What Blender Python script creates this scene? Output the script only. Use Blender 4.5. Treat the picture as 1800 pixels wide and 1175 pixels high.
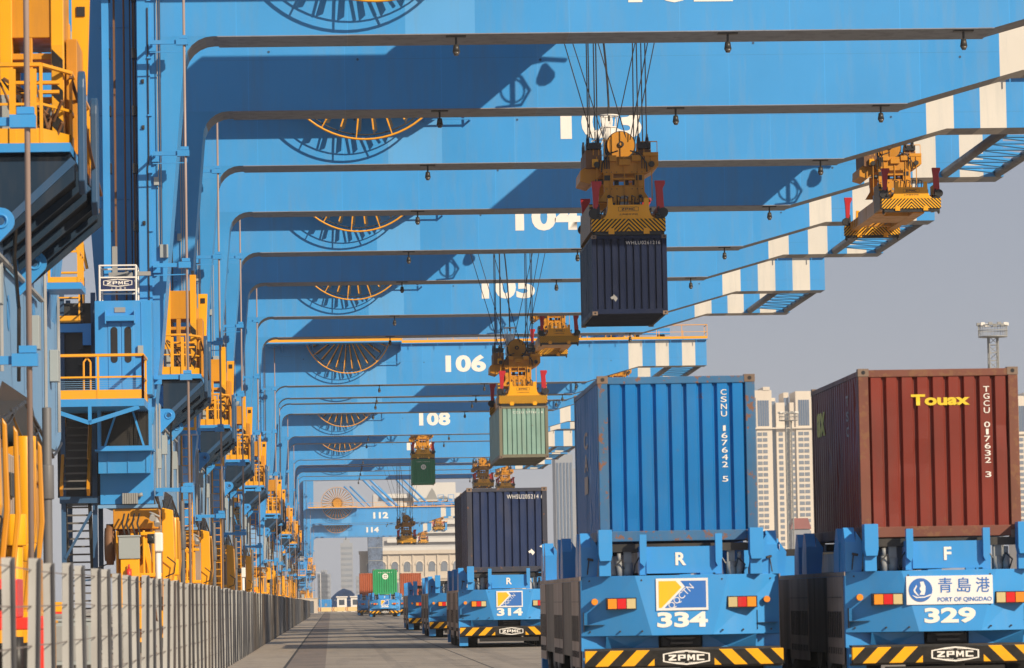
import bpy, bmesh, math, random
from mathutils import Vector, Matrix
R = math.radians
random.seed(7)
S = bpy.context.scene
COL = S.collection
for o in list(bpy.data.objects): bpy.data.objects.remove(o)

# ---------------------------------------------------------------- camera
YAW, PITCH, ROLL = 2.6094, 3.7556, 1.0
cam_d = bpy.data.cameras.new('camera'); cam = bpy.data.objects.new('camera', cam_d); COL.objects.link(cam); S.camera = cam
cam.location = (0, 0, 1.4)
a, b = R(YAW), R(PITCH)
f = Vector((math.sin(a)*math.cos(b), math.cos(a)*math.cos(b), math.sin(b)))
r = f.cross(Vector((0, 0, 1))).normalized(); u = r.cross(f)
c, s = math.cos(R(-ROLL)), math.sin(R(-ROLL))
r2 = r*c + u*s; u2 = -r*s + u*c
cam.rotation_euler = Matrix((r2, u2, -f)).transposed().to_euler()
cam_d.sensor_width = 36; cam_d.lens = 7143/1800*36
cam_d.clip_start = 1; cam_d.clip_end = 20000
cam_d.dof.use_dof = True; cam_d.dof.focus_distance = 175; cam_d.dof.aperture_fstop = 6.3

# ---------------------------------------------------------------- light
AZ, EL = 40.0, 28.2            # sun: degrees to the right of straight behind the camera, elevation
w = bpy.data.worlds.new('World'); S.world = w; w.use_nodes = True
nt = w.node_tree; bg = nt.nodes['Background']
sky = nt.nodes.new('ShaderNodeTexSky'); sky.sky_type = 'NISHITA'; sky.sun_disc = False
sky.sun_elevation = R(EL); sky.sun_rotation = R(180-AZ); sky.air_density = 1.0; sky.dust_density = 1.2; sky.ozone_density = 1.5; sky.altitude = 0
hs = nt.nodes.new('ShaderNodeHueSaturation'); hs.inputs['Saturation'].default_value = 0.9
mx = nt.nodes.new('ShaderNodeMix'); mx.data_type = 'RGBA'; mx.inputs[0].default_value = .85      # even winter haze over the blue sky
nt.links.new(sky.outputs[0], hs.inputs['Color']); nt.links.new(hs.outputs[0], mx.inputs[6]); mx.inputs[7].default_value = (3.4, 3.68, 4.62, 1)
nt.links.new(mx.outputs[2], bg.inputs['Color'])
bg.inputs['Strength'].default_value = 0.073
sd = bpy.data.lights.new('sun', 'SUN'); sd.energy = 4.1; sd.angle = R(0.5); sd.color = (1.0, .86, .66)
sun = bpy.data.objects.new('sun', sd); COL.objects.link(sun)
to_sun = Vector((math.sin(R(AZ))*math.cos(R(EL)), -math.cos(R(AZ))*math.cos(R(EL)), math.sin(R(EL))))
sun.rotation_euler = to_sun.to_track_quat('Z', 'Y').to_euler(); sun.location = to_sun*100
S.view_settings.view_transform = 'Standard'; S.view_settings.look = 'None'; S.view_settings.gamma = 1.0
S.view_settings.exposure = 0.41
S.cycles.max_bounces = 6; S.cycles.diffuse_bounces = 3; S.cycles.glossy_bounces = 2; S.cycles.volume_bounces = 0
S.cycles.transparent_max_bounces = 4; S.cycles.sample_clamp_indirect = 4
try: S.cycles.use_denoising = True
except Exception: pass

# ---------------------------------------------------------------- materials
M = {}
def node_mat(name):
    m = bpy.data.materials.new(name); m.use_nodes = True; M[name] = m
    return m, m.node_tree, m.node_tree.nodes['Principled BSDF']
def mth(nt, op, a, b=None, c=None):
    n = nt.nodes.new('ShaderNodeMath'); n.operation = op
    for i, v in enumerate((a, b, c)):
        if v is None: continue
        if isinstance(v, (int, float)): n.inputs[i].default_value = v
        else: nt.links.new(v, n.inputs[i])
    return n.outputs[0]
def mixc(nt, fac, c1, c2, mode='MIX'):
    n = nt.nodes.new('ShaderNodeMix'); n.data_type = 'RGBA'; n.blend_type = mode
    for sock, v in ((n.inputs[0], fac), (n.inputs[6], c1), (n.inputs[7], c2)):
        if isinstance(v, (int, float)): sock.default_value = v
        elif isinstance(v, tuple): sock.default_value = (*v, 1)[:4]
        else: nt.links.new(v, sock)
    return n.outputs[2]
def coords(nt, scale=(1, 1, 1), rand=True):
    tc = nt.nodes.new('ShaderNodeTexCoord'); v = tc.outputs['Object']
    if rand:
        oi = nt.nodes.new('ShaderNodeObjectInfo'); vm = nt.nodes.new('ShaderNodeVectorMath'); vm.operation = 'SCALE'
        vm.inputs[0].default_value = (37, 53, 71); nt.links.new(oi.outputs['Random'], vm.inputs['Scale'])
        va = nt.nodes.new('ShaderNodeVectorMath'); va.operation = 'ADD'; nt.links.new(v, va.inputs[0]); nt.links.new(vm.outputs[0], va.inputs[1]); v = va.outputs[0]
    mp = nt.nodes.new('ShaderNodeMapping'); mp.inputs['Scale'].default_value = scale; nt.links.new(v, mp.inputs[0])
    return mp.outputs[0]
def noise(nt, vec, scale, detail=4, rough=.6, lo=.35, hi=.65):
    n = nt.nodes.new('ShaderNodeTexNoise'); n.inputs['Scale'].default_value = scale; n.inputs['Detail'].default_value = detail; n.inputs['Roughness'].default_value = rough
    nt.links.new(vec, n.inputs['Vector'])
    mr = nt.nodes.new('ShaderNodeMapRange'); mr.inputs[1].default_value = lo; mr.inputs[2].default_value = hi
    nt.links.new(n.outputs[0], mr.inputs[0]); return mr.outputs[0]
def sepx(nt):
    tc = nt.nodes.new('ShaderNodeTexCoord'); sp = nt.nodes.new('ShaderNodeSeparateXYZ'); nt.links.new(tc.outputs['Object'], sp.inputs[0]); return sp.outputs
def paint(name, col, rough=.45, var=.2, dirt=(.16, .13, .1), damt=.25, rust=0, rlo=.62, metal=0, spec=.5, base=None, sc=1.0, streak=.1, bump=.0):
    m, nt, bs = node_mat(name)
    v = coords(nt); vs = coords(nt, (1, 1, streak))
    c0 = base(nt) if base else col
    big = noise(nt, v, .45*sc, 3, .5, .3, .7)
    dk = tuple(x*(1-var) for x in col) if not base else None
    if base: c1 = mixc(nt, mth(nt, 'MULTIPLY', big, var), c0, (.5, .5, .5), 'MULTIPLY')
    else: c1 = mixc(nt, big, c0, dk)
    st = noise(nt, vs, 2.2*sc, 5, .65, .48, .8)
    c2 = mixc(nt, mth(nt, 'MULTIPLY', st, damt), c1, dirt)
    if rust:
        rn = noise(nt, v, 3.0*sc, 6, .7, rlo, rlo+.035)
        c2 = mixc(nt, mth(nt, 'MULTIPLY', rn, rust), c2, (.20, .085, .035))
    nt.links.new(c2, bs.inputs['Base Color'])
    rr = nt.nodes.new('ShaderNodeMapRange'); rr.inputs[3].default_value = rough-.08; rr.inputs[4].default_value = min(1, rough+.2)
    nt.links.new(st, rr.inputs[0]); nt.links.new(rr.outputs[0], bs.inputs['Roughness'])
    bs.inputs['Metallic'].default_value = metal; bs.inputs['Specular IOR Level'].default_value = spec
    if bump:
        bp = nt.nodes.new('ShaderNodeBump'); bp.inputs['Strength'].default_value = bump; bp.inputs['Distance'].default_value = .02
        nt.links.new(noise(nt, v, 1.3*sc, 2, .5, 0, 1), bp.inputs['Height']); nt.links.new(bp.outputs[0], bs.inputs['Normal'])
    return m
BL = (.046, .298, .68)
def bands(nt, x, rng):
    out = None
    for lo, hi in rng:
        t = mth(nt, 'MULTIPLY', mth(nt, 'GREATER_THAN', x, lo), mth(nt, 'LESS_THAN', x, hi))
        out = t if out is None else mth(nt, 'ADD', out, t)
    return out
STR = [(29.8, 30.9), (31.95, 33.0), (34.05, 35.1)]
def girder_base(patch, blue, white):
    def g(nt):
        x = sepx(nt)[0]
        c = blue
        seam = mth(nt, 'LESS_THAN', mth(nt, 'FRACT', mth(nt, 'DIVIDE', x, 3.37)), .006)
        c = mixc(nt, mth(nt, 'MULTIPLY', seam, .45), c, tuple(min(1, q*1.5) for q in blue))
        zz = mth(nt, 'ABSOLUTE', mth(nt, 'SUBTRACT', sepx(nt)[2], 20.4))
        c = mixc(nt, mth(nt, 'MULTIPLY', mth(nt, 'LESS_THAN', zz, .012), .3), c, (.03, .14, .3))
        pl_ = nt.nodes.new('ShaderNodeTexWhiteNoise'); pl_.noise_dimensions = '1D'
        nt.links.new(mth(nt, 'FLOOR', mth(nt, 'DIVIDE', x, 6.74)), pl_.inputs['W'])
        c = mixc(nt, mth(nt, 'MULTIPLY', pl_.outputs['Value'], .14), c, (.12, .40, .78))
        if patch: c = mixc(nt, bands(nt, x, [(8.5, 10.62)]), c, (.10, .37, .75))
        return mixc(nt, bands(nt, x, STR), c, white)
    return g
paint('girder_front', BL, .42, .14, (.12, .18, .22), .28, base=girder_base(True, BL, (.68, .635, .565)), bump=.06)
paint('girder_rear', BL, .42, .14, (.12, .18, .22), .28, base=girder_base(False, BL, (.68, .635, .565)), bump=.06)
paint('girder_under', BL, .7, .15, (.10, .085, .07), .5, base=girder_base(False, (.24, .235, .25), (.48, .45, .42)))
paint('blue', BL, .42, .14, (.14, .17, .2), .15, bump=.05)
paint('blue_leg', (.046, .29, .64), .42, .12, (.14, .2, .25), .15, bump=.04)
paint('blue_grey', (.17, .34, .56), .6, .10, (.26, .29, .33), .25, streak=.6, sc=.12)  # paler, greyer blue for the sill beam and infill wires
paint('grey_tube', (.13, .13, .14), .6, .2)
paint('tread', (.13, .12, .11), .6, .2)
paint('soffit', (.006, .012, .022), .7, .2, spec=.05)  # near-black, paints in the shade under the cable platform deck
paint('soffit_rib', (.02, .04, .07), .6, .2, spec=.1)  # ribs darkened too for the shade below the deck
paint('blue_dark', (.03, .09, .19), .5, .25, (.06, .06, .06), .3)
paint('blue_agv', (.048, .30, .70), .38, .10, (.14, .20, .25), .15, sc=1.6, streak=.3, bump=.08)
paint('yellow', (.90, .40, .008), .42, .14, (.3, .14, .03), .22)
paint('yellow_rail', (.84, .37, .015), .45, .08, (.4, .2, .05), .2)
paint('orange_deep', (.68, .28, .008), .5, .3, (.14, .07, .03), .4)  # deeper orange than the yellow paint, with streaked dirt
paint('rusty', (.22, .10, .04), .7, .3, (.08, .05, .03), .5)
paint('black', (.015, .015, .017), .5, .2, (.06, .05, .05), .3)
paint('rubber', (.02, .02, .02), .8, .2, (.08, .07, .06), .4)
paint('steel_dark', (.05, .048, .045), .5, .3, (.12, .08, .05), .4, metal=.3)
paint('cable', (.02, .018, .018), .5, .2)
paint('galv', (.38, .375, .365), .6, .3, (.21, .18, .16), .45, sc=2)
paint('wire', (.24, .20, .18), .6, .2)
paint('pipe', (.36, .27, .24), .5, .2, (.2, .14, .11), .3)
paint('white', (.78, .74, .68), .5, .08, (.35, .3, .25), .2)
paint('grey', (.30, .30, .29), .6, .15, (.2, .18, .15), .3)
paint('grey_box', (.33, .36, .36), .55, .1, (.2, .2, .18), .2)
paint('red', (.50, .02, .03), .4, .2, (.12, .02, .02), .3)
paint('red_bright', (.75, .04, .025), .4, .15, (.2, .03, .02), .3)
paint('taupe', (.36, .28, .23), .5, .3, (.14, .11, .09), .4)
paint('navy_sign', (.012, .022, .09), .5, .1)
paint('number_white', (.82, .78, .72), .55, .05, (.5, .45, .4), .2)
paint('logo_blue', (.03, .16, .52), .45, .1)
paint('logo_yellow', (.90, .50, .02), .45, .1)
paint('sign_white', (.80, .78, .77), .45, .05)
paint('text_yellow', (.80, .55, .03), .5, .1)
paint('c_blue', (.010, .195, .54), .5, .3, (.04, .12, .22), .5, rust=.75, rlo=.655, bump=.35, streak=.25, spec=.3)
paint('c_maroon', (.235, .040, .026), .5, .3, (.10, .035, .025), .5, rust=.4, rlo=.66, bump=.35, streak=.25, spec=.3)
paint('c_navy', (.028, .048, .125), .5, .25, (.06, .055, .06), .4, rust=.5, rlo=.69, bump=.3, streak=.25, spec=.3)
paint('rim_blue', (.03, .15, .33), .6, .3, (.10, .12, .13), .6, rust=.9, rlo=.56, sc=2)
paint('rim_maroon', (.20, .06, .035), .6, .3, (.13, .06, .03), .6, rust=.8, rlo=.55, sc=2)
paint('rim_navy', (.04, .045, .07), .6, .3, (.08, .06, .05), .6, rust=.8, rlo=.6, sc=2)
paint('c_navy_shade', (.008, .016, .05), .55, .25, (.03, .03, .035), .2, rust=.3, rlo=.72, bump=.3, spec=.2)  # navy darkened to stand in for shade on the container under crane 102
paint('c_pale', (.24, .40, .34), .55, .2, (.20, .20, .15), .45, rust=.5, rlo=.66, sc=1.5)
paint('c_rim', (.20, .19, .13), .6, .3, (.14, .08, .04), .5)
paint('c_green', (.03, .36, .13), .5, .2, (.05, .12, .05), .25)
paint('c_dkgreen', (.015, .22, .09), .5, .2, (.03, .06, .03), .25)
paint('c_orange', (.45, .11, .04), .5, .2, (.12, .05, .03), .3)
paint('casting', (.25, .17, .12), .6, .3, (.1, .06, .04), .4)
paint('stone', (.58, .50, .41), .8, .1, (.42, .37, .31), .3, sc=.2)
paint('glass_far', (.20, .23, .28), .3, .2, sc=.1)
paint('cream', (.70, .61, .50), .8, .08, (.4, .34, .27), .2, sc=.1)
paint('pale_band', (.62, .60, .57), .7, .08, (.4, .37, .33), .2, sc=.1)
paint('glass_dark', (.09, .11, .14), .15, .3, (.1, .1, .1), .2, sc=.1)
paint('glass_blue', (.13, .18, .27), .2, .2, (.1, .1, .1), .2, sc=.1)
paint('tower_grey', (.28, .30, .34), .6, .15, sc=.05)
paint('net_blue', (.12, .18, .30), .8, .7, (.3, .35, .45), .8, sc=1.6, streak=.8)
paint('grey_pale', (.50, .49, .49), .7, .1, sc=.1)
paint('roof_red', (.30, .10, .09), .7, .2)
paint('barrier_yellow', (.75, .55, .25), .6, .1)
paint('amber', (.85, .28, .02), .25, .1)
paint('lamp_red', (.65, .02, .02), .25, .1)
paint('lamp_cream', (.62, .50, .25), .25, .1)
paint('lamp_glass', (.08, .07, .06), .3, .1)
def hazard(name, period, axis, yel, blk, centre=0, shift=0, yaxis=False):
    m, nt, bs = node_mat(name)
    o = sepx(nt); h = o[1] if yaxis else o[0]
    t = mth(nt, 'ADD', mth(nt, 'ABSOLUTE', h) if not yaxis else h, mth(nt, 'MULTIPLY', o[2], axis))
    s_ = mth(nt, 'LESS_THAN', mth(nt, 'FRACT', mth(nt, 'ADD', mth(nt, 'DIVIDE', t, period), 10+shift)), .5)
    if centre: s_ = mth(nt, 'MULTIPLY', s_, mth(nt, 'GREATER_THAN', mth(nt, 'ABSOLUTE', h), centre))
    c_ = mixc(nt, s_, blk, yel)
    bs.inputs['Specular IOR Level'].default_value = .2
    d_ = noise(nt, coords(nt), 4, 5, .6, .45, .9)
    nt.links.new(mixc(nt, mth(nt, 'MULTIPLY', d_, .35), c_, (.12, .09, .06)), bs.inputs['Base Color']); bs.inputs['Roughness'].default_value = .45
hazard('hazard_agv', .40, 1.0, (.85, .40, .01), (.018, .017, .016), .46, .15)
hazard('hazard_spreader', .135, 1.0, (.85, .42, .012), (.03, .022, .018))
hazard('hazard_side', .30, 1.0, (.50, .24, .02), (.03, .022, .018), yaxis=True)
hazard('hazard_post', .5, 1.0, (.70, .34, .02), (.02, .018, .018))
def ground_mat():
    m, nt, bs = node_mat('ground')
    o = sepx(nt); x, y = o[0], o[1]
    v = coords(nt, rand=False)
    c_ = mixc(nt, noise(nt, v, .25, 5, .6, .3, .7), (.25, .21, .165), (.34, .285, .225))
    c_ = mixc(nt, bands(nt, x, [(-1.05, -.15)]), c_, mixc(nt, noise(nt, v, .6, 4), (.16, .125, .10), (.21, .165, .135)))
    c_ = mixc(nt, bands(nt, x, [(-60, -1.05)]), c_, mixc(nt, noise(nt, v, .8, 5), (.27, .22, .17), (.37, .31, .24)))
    c_ = mixc(nt, mth(nt, 'MULTIPLY', noise(nt, coords(nt, (1, .05, 1), False), 1.6, 4, .6, .5, .75), .45), c_, (.10, .09, .085))
    c_ = mixc(nt, mth(nt, 'MULTIPLY', noise(nt, v, .8, 6, .7, .57, .66), .65), c_, (.06, .055, .05))
    c_ = mixc(nt, mth(nt, 'MULTIPLY', noise(nt, v, 5, 8, .8, .5, .8), .35), c_, (.36, .33, .29))
    tr = bands(nt, x, [(1.3, 1.55), (2.7, 2.95), (3.95, 4.5), (6.3, 6.85), (7.9, 8.4), (10.2, 10.8)])
    c_ = mixc(nt, mth(nt, 'MULTIPLY', mth(nt, 'MULTIPLY', tr, noise(nt, coords(nt, (1, .03, 1), False), 3, 4, .6, .3, .8)), .45), c_, (.07, .062, .055))
    jy = mth(nt, 'LESS_THAN', mth(nt, 'FRACT', mth(nt, 'DIVIDE', y, 9.0)), .012)
    c_ = mixc(nt, mth(nt, 'MULTIPLY', jy, .7), c_, (.05, .045, .04))
    c_ = mixc(nt, bands(nt, x, [(-1.09, -1.02), (3.35, 3.4), (7.25, 7.3)]), c_, (.04, .035, .03))
    nt.links.new(c_, bs.inputs['Base Color']); bs.inputs['Roughness'].default_value = .8
    bp = nt.nodes.new('ShaderNodeBump'); bp.inputs['Strength'].default_value = .3; bp.inputs['Distance'].default_value = .02
    nt.links.new(noise(nt, v, 6, 6, .7, 0, 1), bp.inputs['Height']); nt.links.new(bp.outputs[0], bs.inputs['Normal'])
ground_mat()

# ---------------------------------------------------------------- helpers
def box(bm, x0, x1, y0, y1, z0, z1, mi=0):
    v = [bm.verts.new(p) for p in ((x0, y0, z0), (x1, y0, z0), (x1, y1, z0), (x0, y1, z0), (x0, y0, z1), (x1, y0, z1), (x1, y1, z1), (x0, y1, z1))]
    for q in ((0, 3, 2, 1), (4, 5, 6, 7), (0, 1, 5, 4), (1, 2, 6, 5), (2, 3, 7, 6), (3, 0, 4, 7)):
        bm.faces.new([v[i] for i in q]).material_index = mi
    return v
def prism(bm, pts, a0, a1, axis='y', mi=0, bottom_mi=None):
    """pts is a closed outline; axis y: pts are (x,z) extruded along y; axis x: pts are (y,z) extruded along x; axis z: (x,y)"""
    def P(p, q): return {'y': (p[0], q, p[1]), 'x': (q, p[0], p[1]), 'z': (p[0], p[1], q)}[axis]
    A = [bm.verts.new(P(p, a0)) for p in pts]; B = [bm.verts.new(P(p, a1)) for p in pts]
    fs = [bm.faces.new(A), bm.faces.new(B[::-1])]
    n = len(pts)
    for i in range(n):
        j = (i+1) % n; fs.append(bm.faces.new((A[j], A[i], B[i], B[j])))
    for f_ in fs: f_.material_index = mi
    bmesh.ops.recalc_face_normals(bm, faces=fs)
    if bottom_mi is not None:
        for f_ in fs:
            f_.normal_update()
            if f_.normal.z < -.5: f_.material_index = bottom_mi
def tube(bm, p0, p1, rad, n=6, mi=0, r1=None, caps=True):
    p0, p1 = Vector(p0), Vector(p1); d = (p1-p0).normalized(); r1 = rad if r1 is None else r1
    e = Vector((0, 0, 1)) if abs(d.z) < .9 else Vector((1, 0, 0))
    a_ = d.cross(e).normalized(); b_ = d.cross(a_)
    A, B = [], []
    for i in range(n):
        t = 2*math.pi*(i+.5)/n; o = a_*math.cos(t)+b_*math.sin(t)
        A.append(bm.verts.new(p0+o*rad)); B.append(bm.verts.new(p1+o*r1))
    for i in range(n):
        j = (i+1) % n; f_ = bm.faces.new((A[i], A[j], B[j], B[i])); f_.material_index = mi; f_.smooth = n > 6
    if caps:
        for q in (A[::-1], B): bm.faces.new(q).material_index = mi
def path(bm, pts, rad, n=5, mi=0):
    for i in range(len(pts)-1): tube(bm, pts[i], pts[i+1], rad, n, mi)
def bar(bm, p0, p1, wd, ht, mi=0):
    """rectangular bar between two points; width horizontal, height the other way"""
    p0, p1 = Vector(p0), Vector(p1); d = (p1-p0).normalized()
    e = Vector((0, 0, 1)) if abs(d.z) < .95 else Vector((0, 1, 0))
    a_ = d.cross(e).normalized()*wd/2; b_ = a_.cross(d).normalized()*ht/2
    A = [bm.verts.new(p0+q) for q in (a_+b_, a_-b_, -a_-b_, -a_+b_)]; B = [bm.verts.new(p1+q) for q in (a_+b_, a_-b_, -a_-b_, -a_+b_)]
    for i in range(4):
        j = (i+1) % 4; bm.faces.new((A[i], A[j], B[j], B[i])).material_index = mi
    bm.faces.new(A[::-1]).material_index = mi; bm.faces.new(B).material_index = mi
def ring(bm, c_, r_, rad, n=48, k=5, axis='y', mi=0):
    vs = []
    for i in range(n):
        t = 2*math.pi*i/n; row = []
        for j in range(k):
            q = 2*math.pi*j/k; rr = r_+rad*math.cos(q); h = rad*math.sin(q)
            p = {'y': (rr*math.cos(t), h, rr*math.sin(t)), 'x': (h, rr*math.cos(t), rr*math.sin(t)), 'z': (rr*math.cos(t), rr*math.sin(t), h)}[axis]
            row.append(bm.verts.new(Vector(c_)+Vector(p)))
        vs.append(row)
    for i in range(n):
        for j in range(k):
            f_ = bm.faces.new((vs[i][j], vs[(i+1) % n][j], vs[(i+1) % n][(j+1) % k], vs[i][(j+1) % k])); f_.material_index = mi; f_.smooth = True
def disc(bm, c_, r_, t, n=24, axis='y', mi=0):
    c_ = Vector(c_); d = {'y': Vector((0, t/2, 0)), 'x': Vector((t/2, 0, 0)), 'z': Vector((0, 0, t/2))}[axis]
    tube(bm, c_-d, c_+d, r_, n, mi)
def rail(bm, pts, h=1.1, mid=True, sp=1.4, r_=.028, toe=0, posts=True, mi=0):
    """handrail along base points"""
    pts = [Vector(p) for p in pts]; up = Vector((0, 0, h))
    for i in range(len(pts)-1):
        p, q = pts[i], pts[i+1]
        tube(bm, p+up, q+up, r_*1.15, 5, mi)
        if mid: tube(bm, p+up*.5, q+up*.5, r_*.8, 4, mi)
        if toe: bar(bm, p+Vector((0, 0, toe/2)), q+Vector((0, 0, toe/2)), .03, toe, mi)
        if posts:
            n = max(1, round((q-p).length/sp))
            for k in range(n+1):
                if k == 0 and i > 0: continue
                g = p.lerp(q, k/n); tube(bm, g, g+up, r_, 4, mi)
def thing(name, label, cat, loc=(0, 0, 0), group=None):
    o = bpy.data.objects.new(name, None); COL.objects.link(o); o.location = loc; o.empty_display_size = .5
    o['label'] = label; o['category'] = cat
    if group: o['group'] = group
    return o
def obj(name, bm, mats, parent=None, bevel=0, loc=(0, 0, 0)):
    me = bpy.data.meshes.new(name); bm.normal_update(); bm.to_mesh(me); bm.free()
    for m in (mats if isinstance(mats, (list, tuple)) else [mats]): me.materials.append(M[m])
    o = bpy.data.objects.new(name, me); COL.objects.link(o); o.location = loc
    if parent: o.parent = parent
    if bevel:
        bv = o.modifiers.new('bevel', 'BEVEL'); bv.width = bevel; bv.segments = 2; bv.limit_method = 'ANGLE'
    return o
def tag(o, label, cat, group=None):
    o['label'] = label; o['category'] = cat
    if group: o['group'] = group
    return o
def struct(o): o['kind'] = 'structure'; return o
def NB(): return bmesh.new()
def kids(o): return KIDS.get(o.name, [])
def dup(o, parent=None, skip=()):
    c_ = o.copy(); COL.objects.link(c_)
    if parent: c_.parent = parent
    for ch in [k for k in list(bpy.data.objects) if k.parent == o]:
        if ch.name.split('.')[0] in skip: continue
        dup(ch, c_, skip)
    return c_
DG = None
def text(name, s_, parent, mat, x, z, y, wd=None, ht=1.0, bold=.03, align='C', rot=0, thick=.006, flip=None, spacing=1.0):
    """lettering facing -Y, scaled to height ht (and width wd), centred on x with its foot at z"""
    cu = bpy.data.curves.new(name, 'FONT'); cu.body = s_; cu.offset = bold; cu.size = 1; cu.resolution_u = 4; cu.space_character = spacing
    t = bpy.data.objects.new(name+'_tmp', cu); COL.objects.link(t); bpy.context.view_layer.update()
    me = bpy.data.meshes.new_from_object(t.evaluated_get(bpy.context.evaluated_depsgraph_get()))
    bpy.data.objects.remove(t); bpy.data.curves.remove(cu)
    xs = [v.co.x for v in me.vertices]; ys = [v.co.y for v in me.vertices]
    w0, h0 = max(xs)-min(xs), max(ys)-min(ys); sx = (wd/w0) if wd else ht/h0; sz = ht/h0
    cx = (max(xs)+min(xs))/2; cy = min(ys)
    if align == 'L': cx = min(xs)
    co, si = math.cos(rot), math.sin(rot)
    for v in me.vertices:
        px_, pz = (v.co.x-cx)*sx, (v.co.y-cy)*sz
        v.co = (x+px_*co-pz*si, y, z+px_*si+pz*co)
    if flip == 'side':      # lettering lying on a -X facing side wall: x becomes -y
        for v in me.vertices: v.co = (y, -v.co.x, v.co.z)
    me.materials.append(M[mat])
    o = bpy.data.objects.new(name, me); COL.objects.link(o)
    if parent: o.parent = parent
    return o
def stacked(s_, parent, mat, x, ztop, y, lh, lw, pitch):
    for i, ch in enumerate(s_):
        if ch != ' ': text('lettering', ch, parent, mat, x, ztop-i*pitch-lh, y, wd=lw*.8 if ch not in '1I' else lw*.36, ht=lh, bold=.004)

def block_word(par, word, mat, x, z, y, wd, ht):
    B_ = {'Z': [[(0, .75), (1, .75), (1, 1), (0, 1)], [(0, 0), (1, 0), (1, .25), (0, .25)], [(0, .25), (.42, .25), (1, .75), (.58, .75)]],
          'P': [[(0, 0), (.28, 0), (.28, 1), (0, 1)], [(.28, .78), (1, .78), (1, 1), (.28, 1)], [(.28, .34), (1, .34), (1, .56), (.28, .56)], [(.72, .56), (1, .56), (1, .78), (.72, .78)]],
          'M': [[(0, 0), (.24, 0), (.24, .6), (.42, .2), (.58, .2), (.76, .6), (.76, 0), (1, 0), (1, 1), (.72, 1), (.5, .52), (.28, 1), (0, 1)]],
          'C': [[(0, .0), (.28, 0), (.28, 1), (0, 1)], [(.28, .76), (1, .76), (1, 1), (.28, 1)], [(.28, 0), (1, 0), (1, .24), (.28, .24)]]}
    bm = NB(); n = len(word); p = wd/(n-.18); o_ = None
    for i, ch in enumerate(word):
        for poly in B_[ch]:
            try: f_ = bm.faces.new([bm.verts.new((x-wd/2+i*p+q[0]*p*.82, y, z+q[1]*ht)) for q in poly])
            except ValueError: pass
    bmesh.ops.triangulate(bm, faces=bm.faces[:])
    return obj('lettering', bm, mat, par)
# ---------------------------------------------------------------- ground
bm = NB(); vs = [bm.verts.new(p) for p in ((-3000, -60, 0), (3000, -60, 0), (3000, 6000, 0), (-3000, 6000, 0))]; bm.faces.new(vs)
struct(obj('ground', bm, 'ground'))

# ================================================================ CRANES
OX = 6.0                      # crane origin stands at X=-6
ZG = 18.62; ZT = ZG+3.2
def fillet(cx, cz, r_, a0, a1, n=6):
    return [(cx+r_*math.cos(R(a0+(a1-a0)*i/n)), cz+r_*math.sin(R(a0+(a1-a0)*i/n))) for i in range(n+1)]
def make_girder(par, y0, y1, mat):
    X = lambda v: v+OX
    bm = NB()
    pts = [(X(-5.55), ZT), (X(-5.55), ZG), (X(-3.2), ZG), (X(20.5), ZG), (X(24.6), ZG+1.13), (X(30), ZG+1.13), (X(30), ZT)]
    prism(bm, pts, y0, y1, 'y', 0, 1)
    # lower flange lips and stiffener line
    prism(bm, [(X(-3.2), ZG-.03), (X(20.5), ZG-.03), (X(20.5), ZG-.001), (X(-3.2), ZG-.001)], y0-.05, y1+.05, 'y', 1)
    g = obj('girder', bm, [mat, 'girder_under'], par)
    for lx in (-1.9, 1.2, 7.6, 15.1, 22.4):          # small lifting pads and drain holes on the web
        bm = NB(); disc(bm, (X(lx), y0-.006, ZG+1.9+.3*math.sin(lx*3)), .045, .012, 10); obj('lifting_pad', bm, 'blue_dark', g)
    for lx in (4.05, 12.35, 19.6):
        bm = NB(); x = X(lx); y = y0+.35
        box(bm, x-.3, x+.3, y-.15, y+.15, ZG-.07, ZG-.03); tube(bm, (x, y, ZG-.05), (x, y, ZG-.32), .035, 6)
        tube(bm, (x, y, ZG-.3), (x, y, ZG-.52), .08, 10, 0, .115); tube(bm, (x, y, ZG-.52), (x, y, ZG-.63), .115, 10, 1, .06)
        obj('floodlight', bm, ['steel_dark', 'lamp_glass'], g)
    return g
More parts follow.
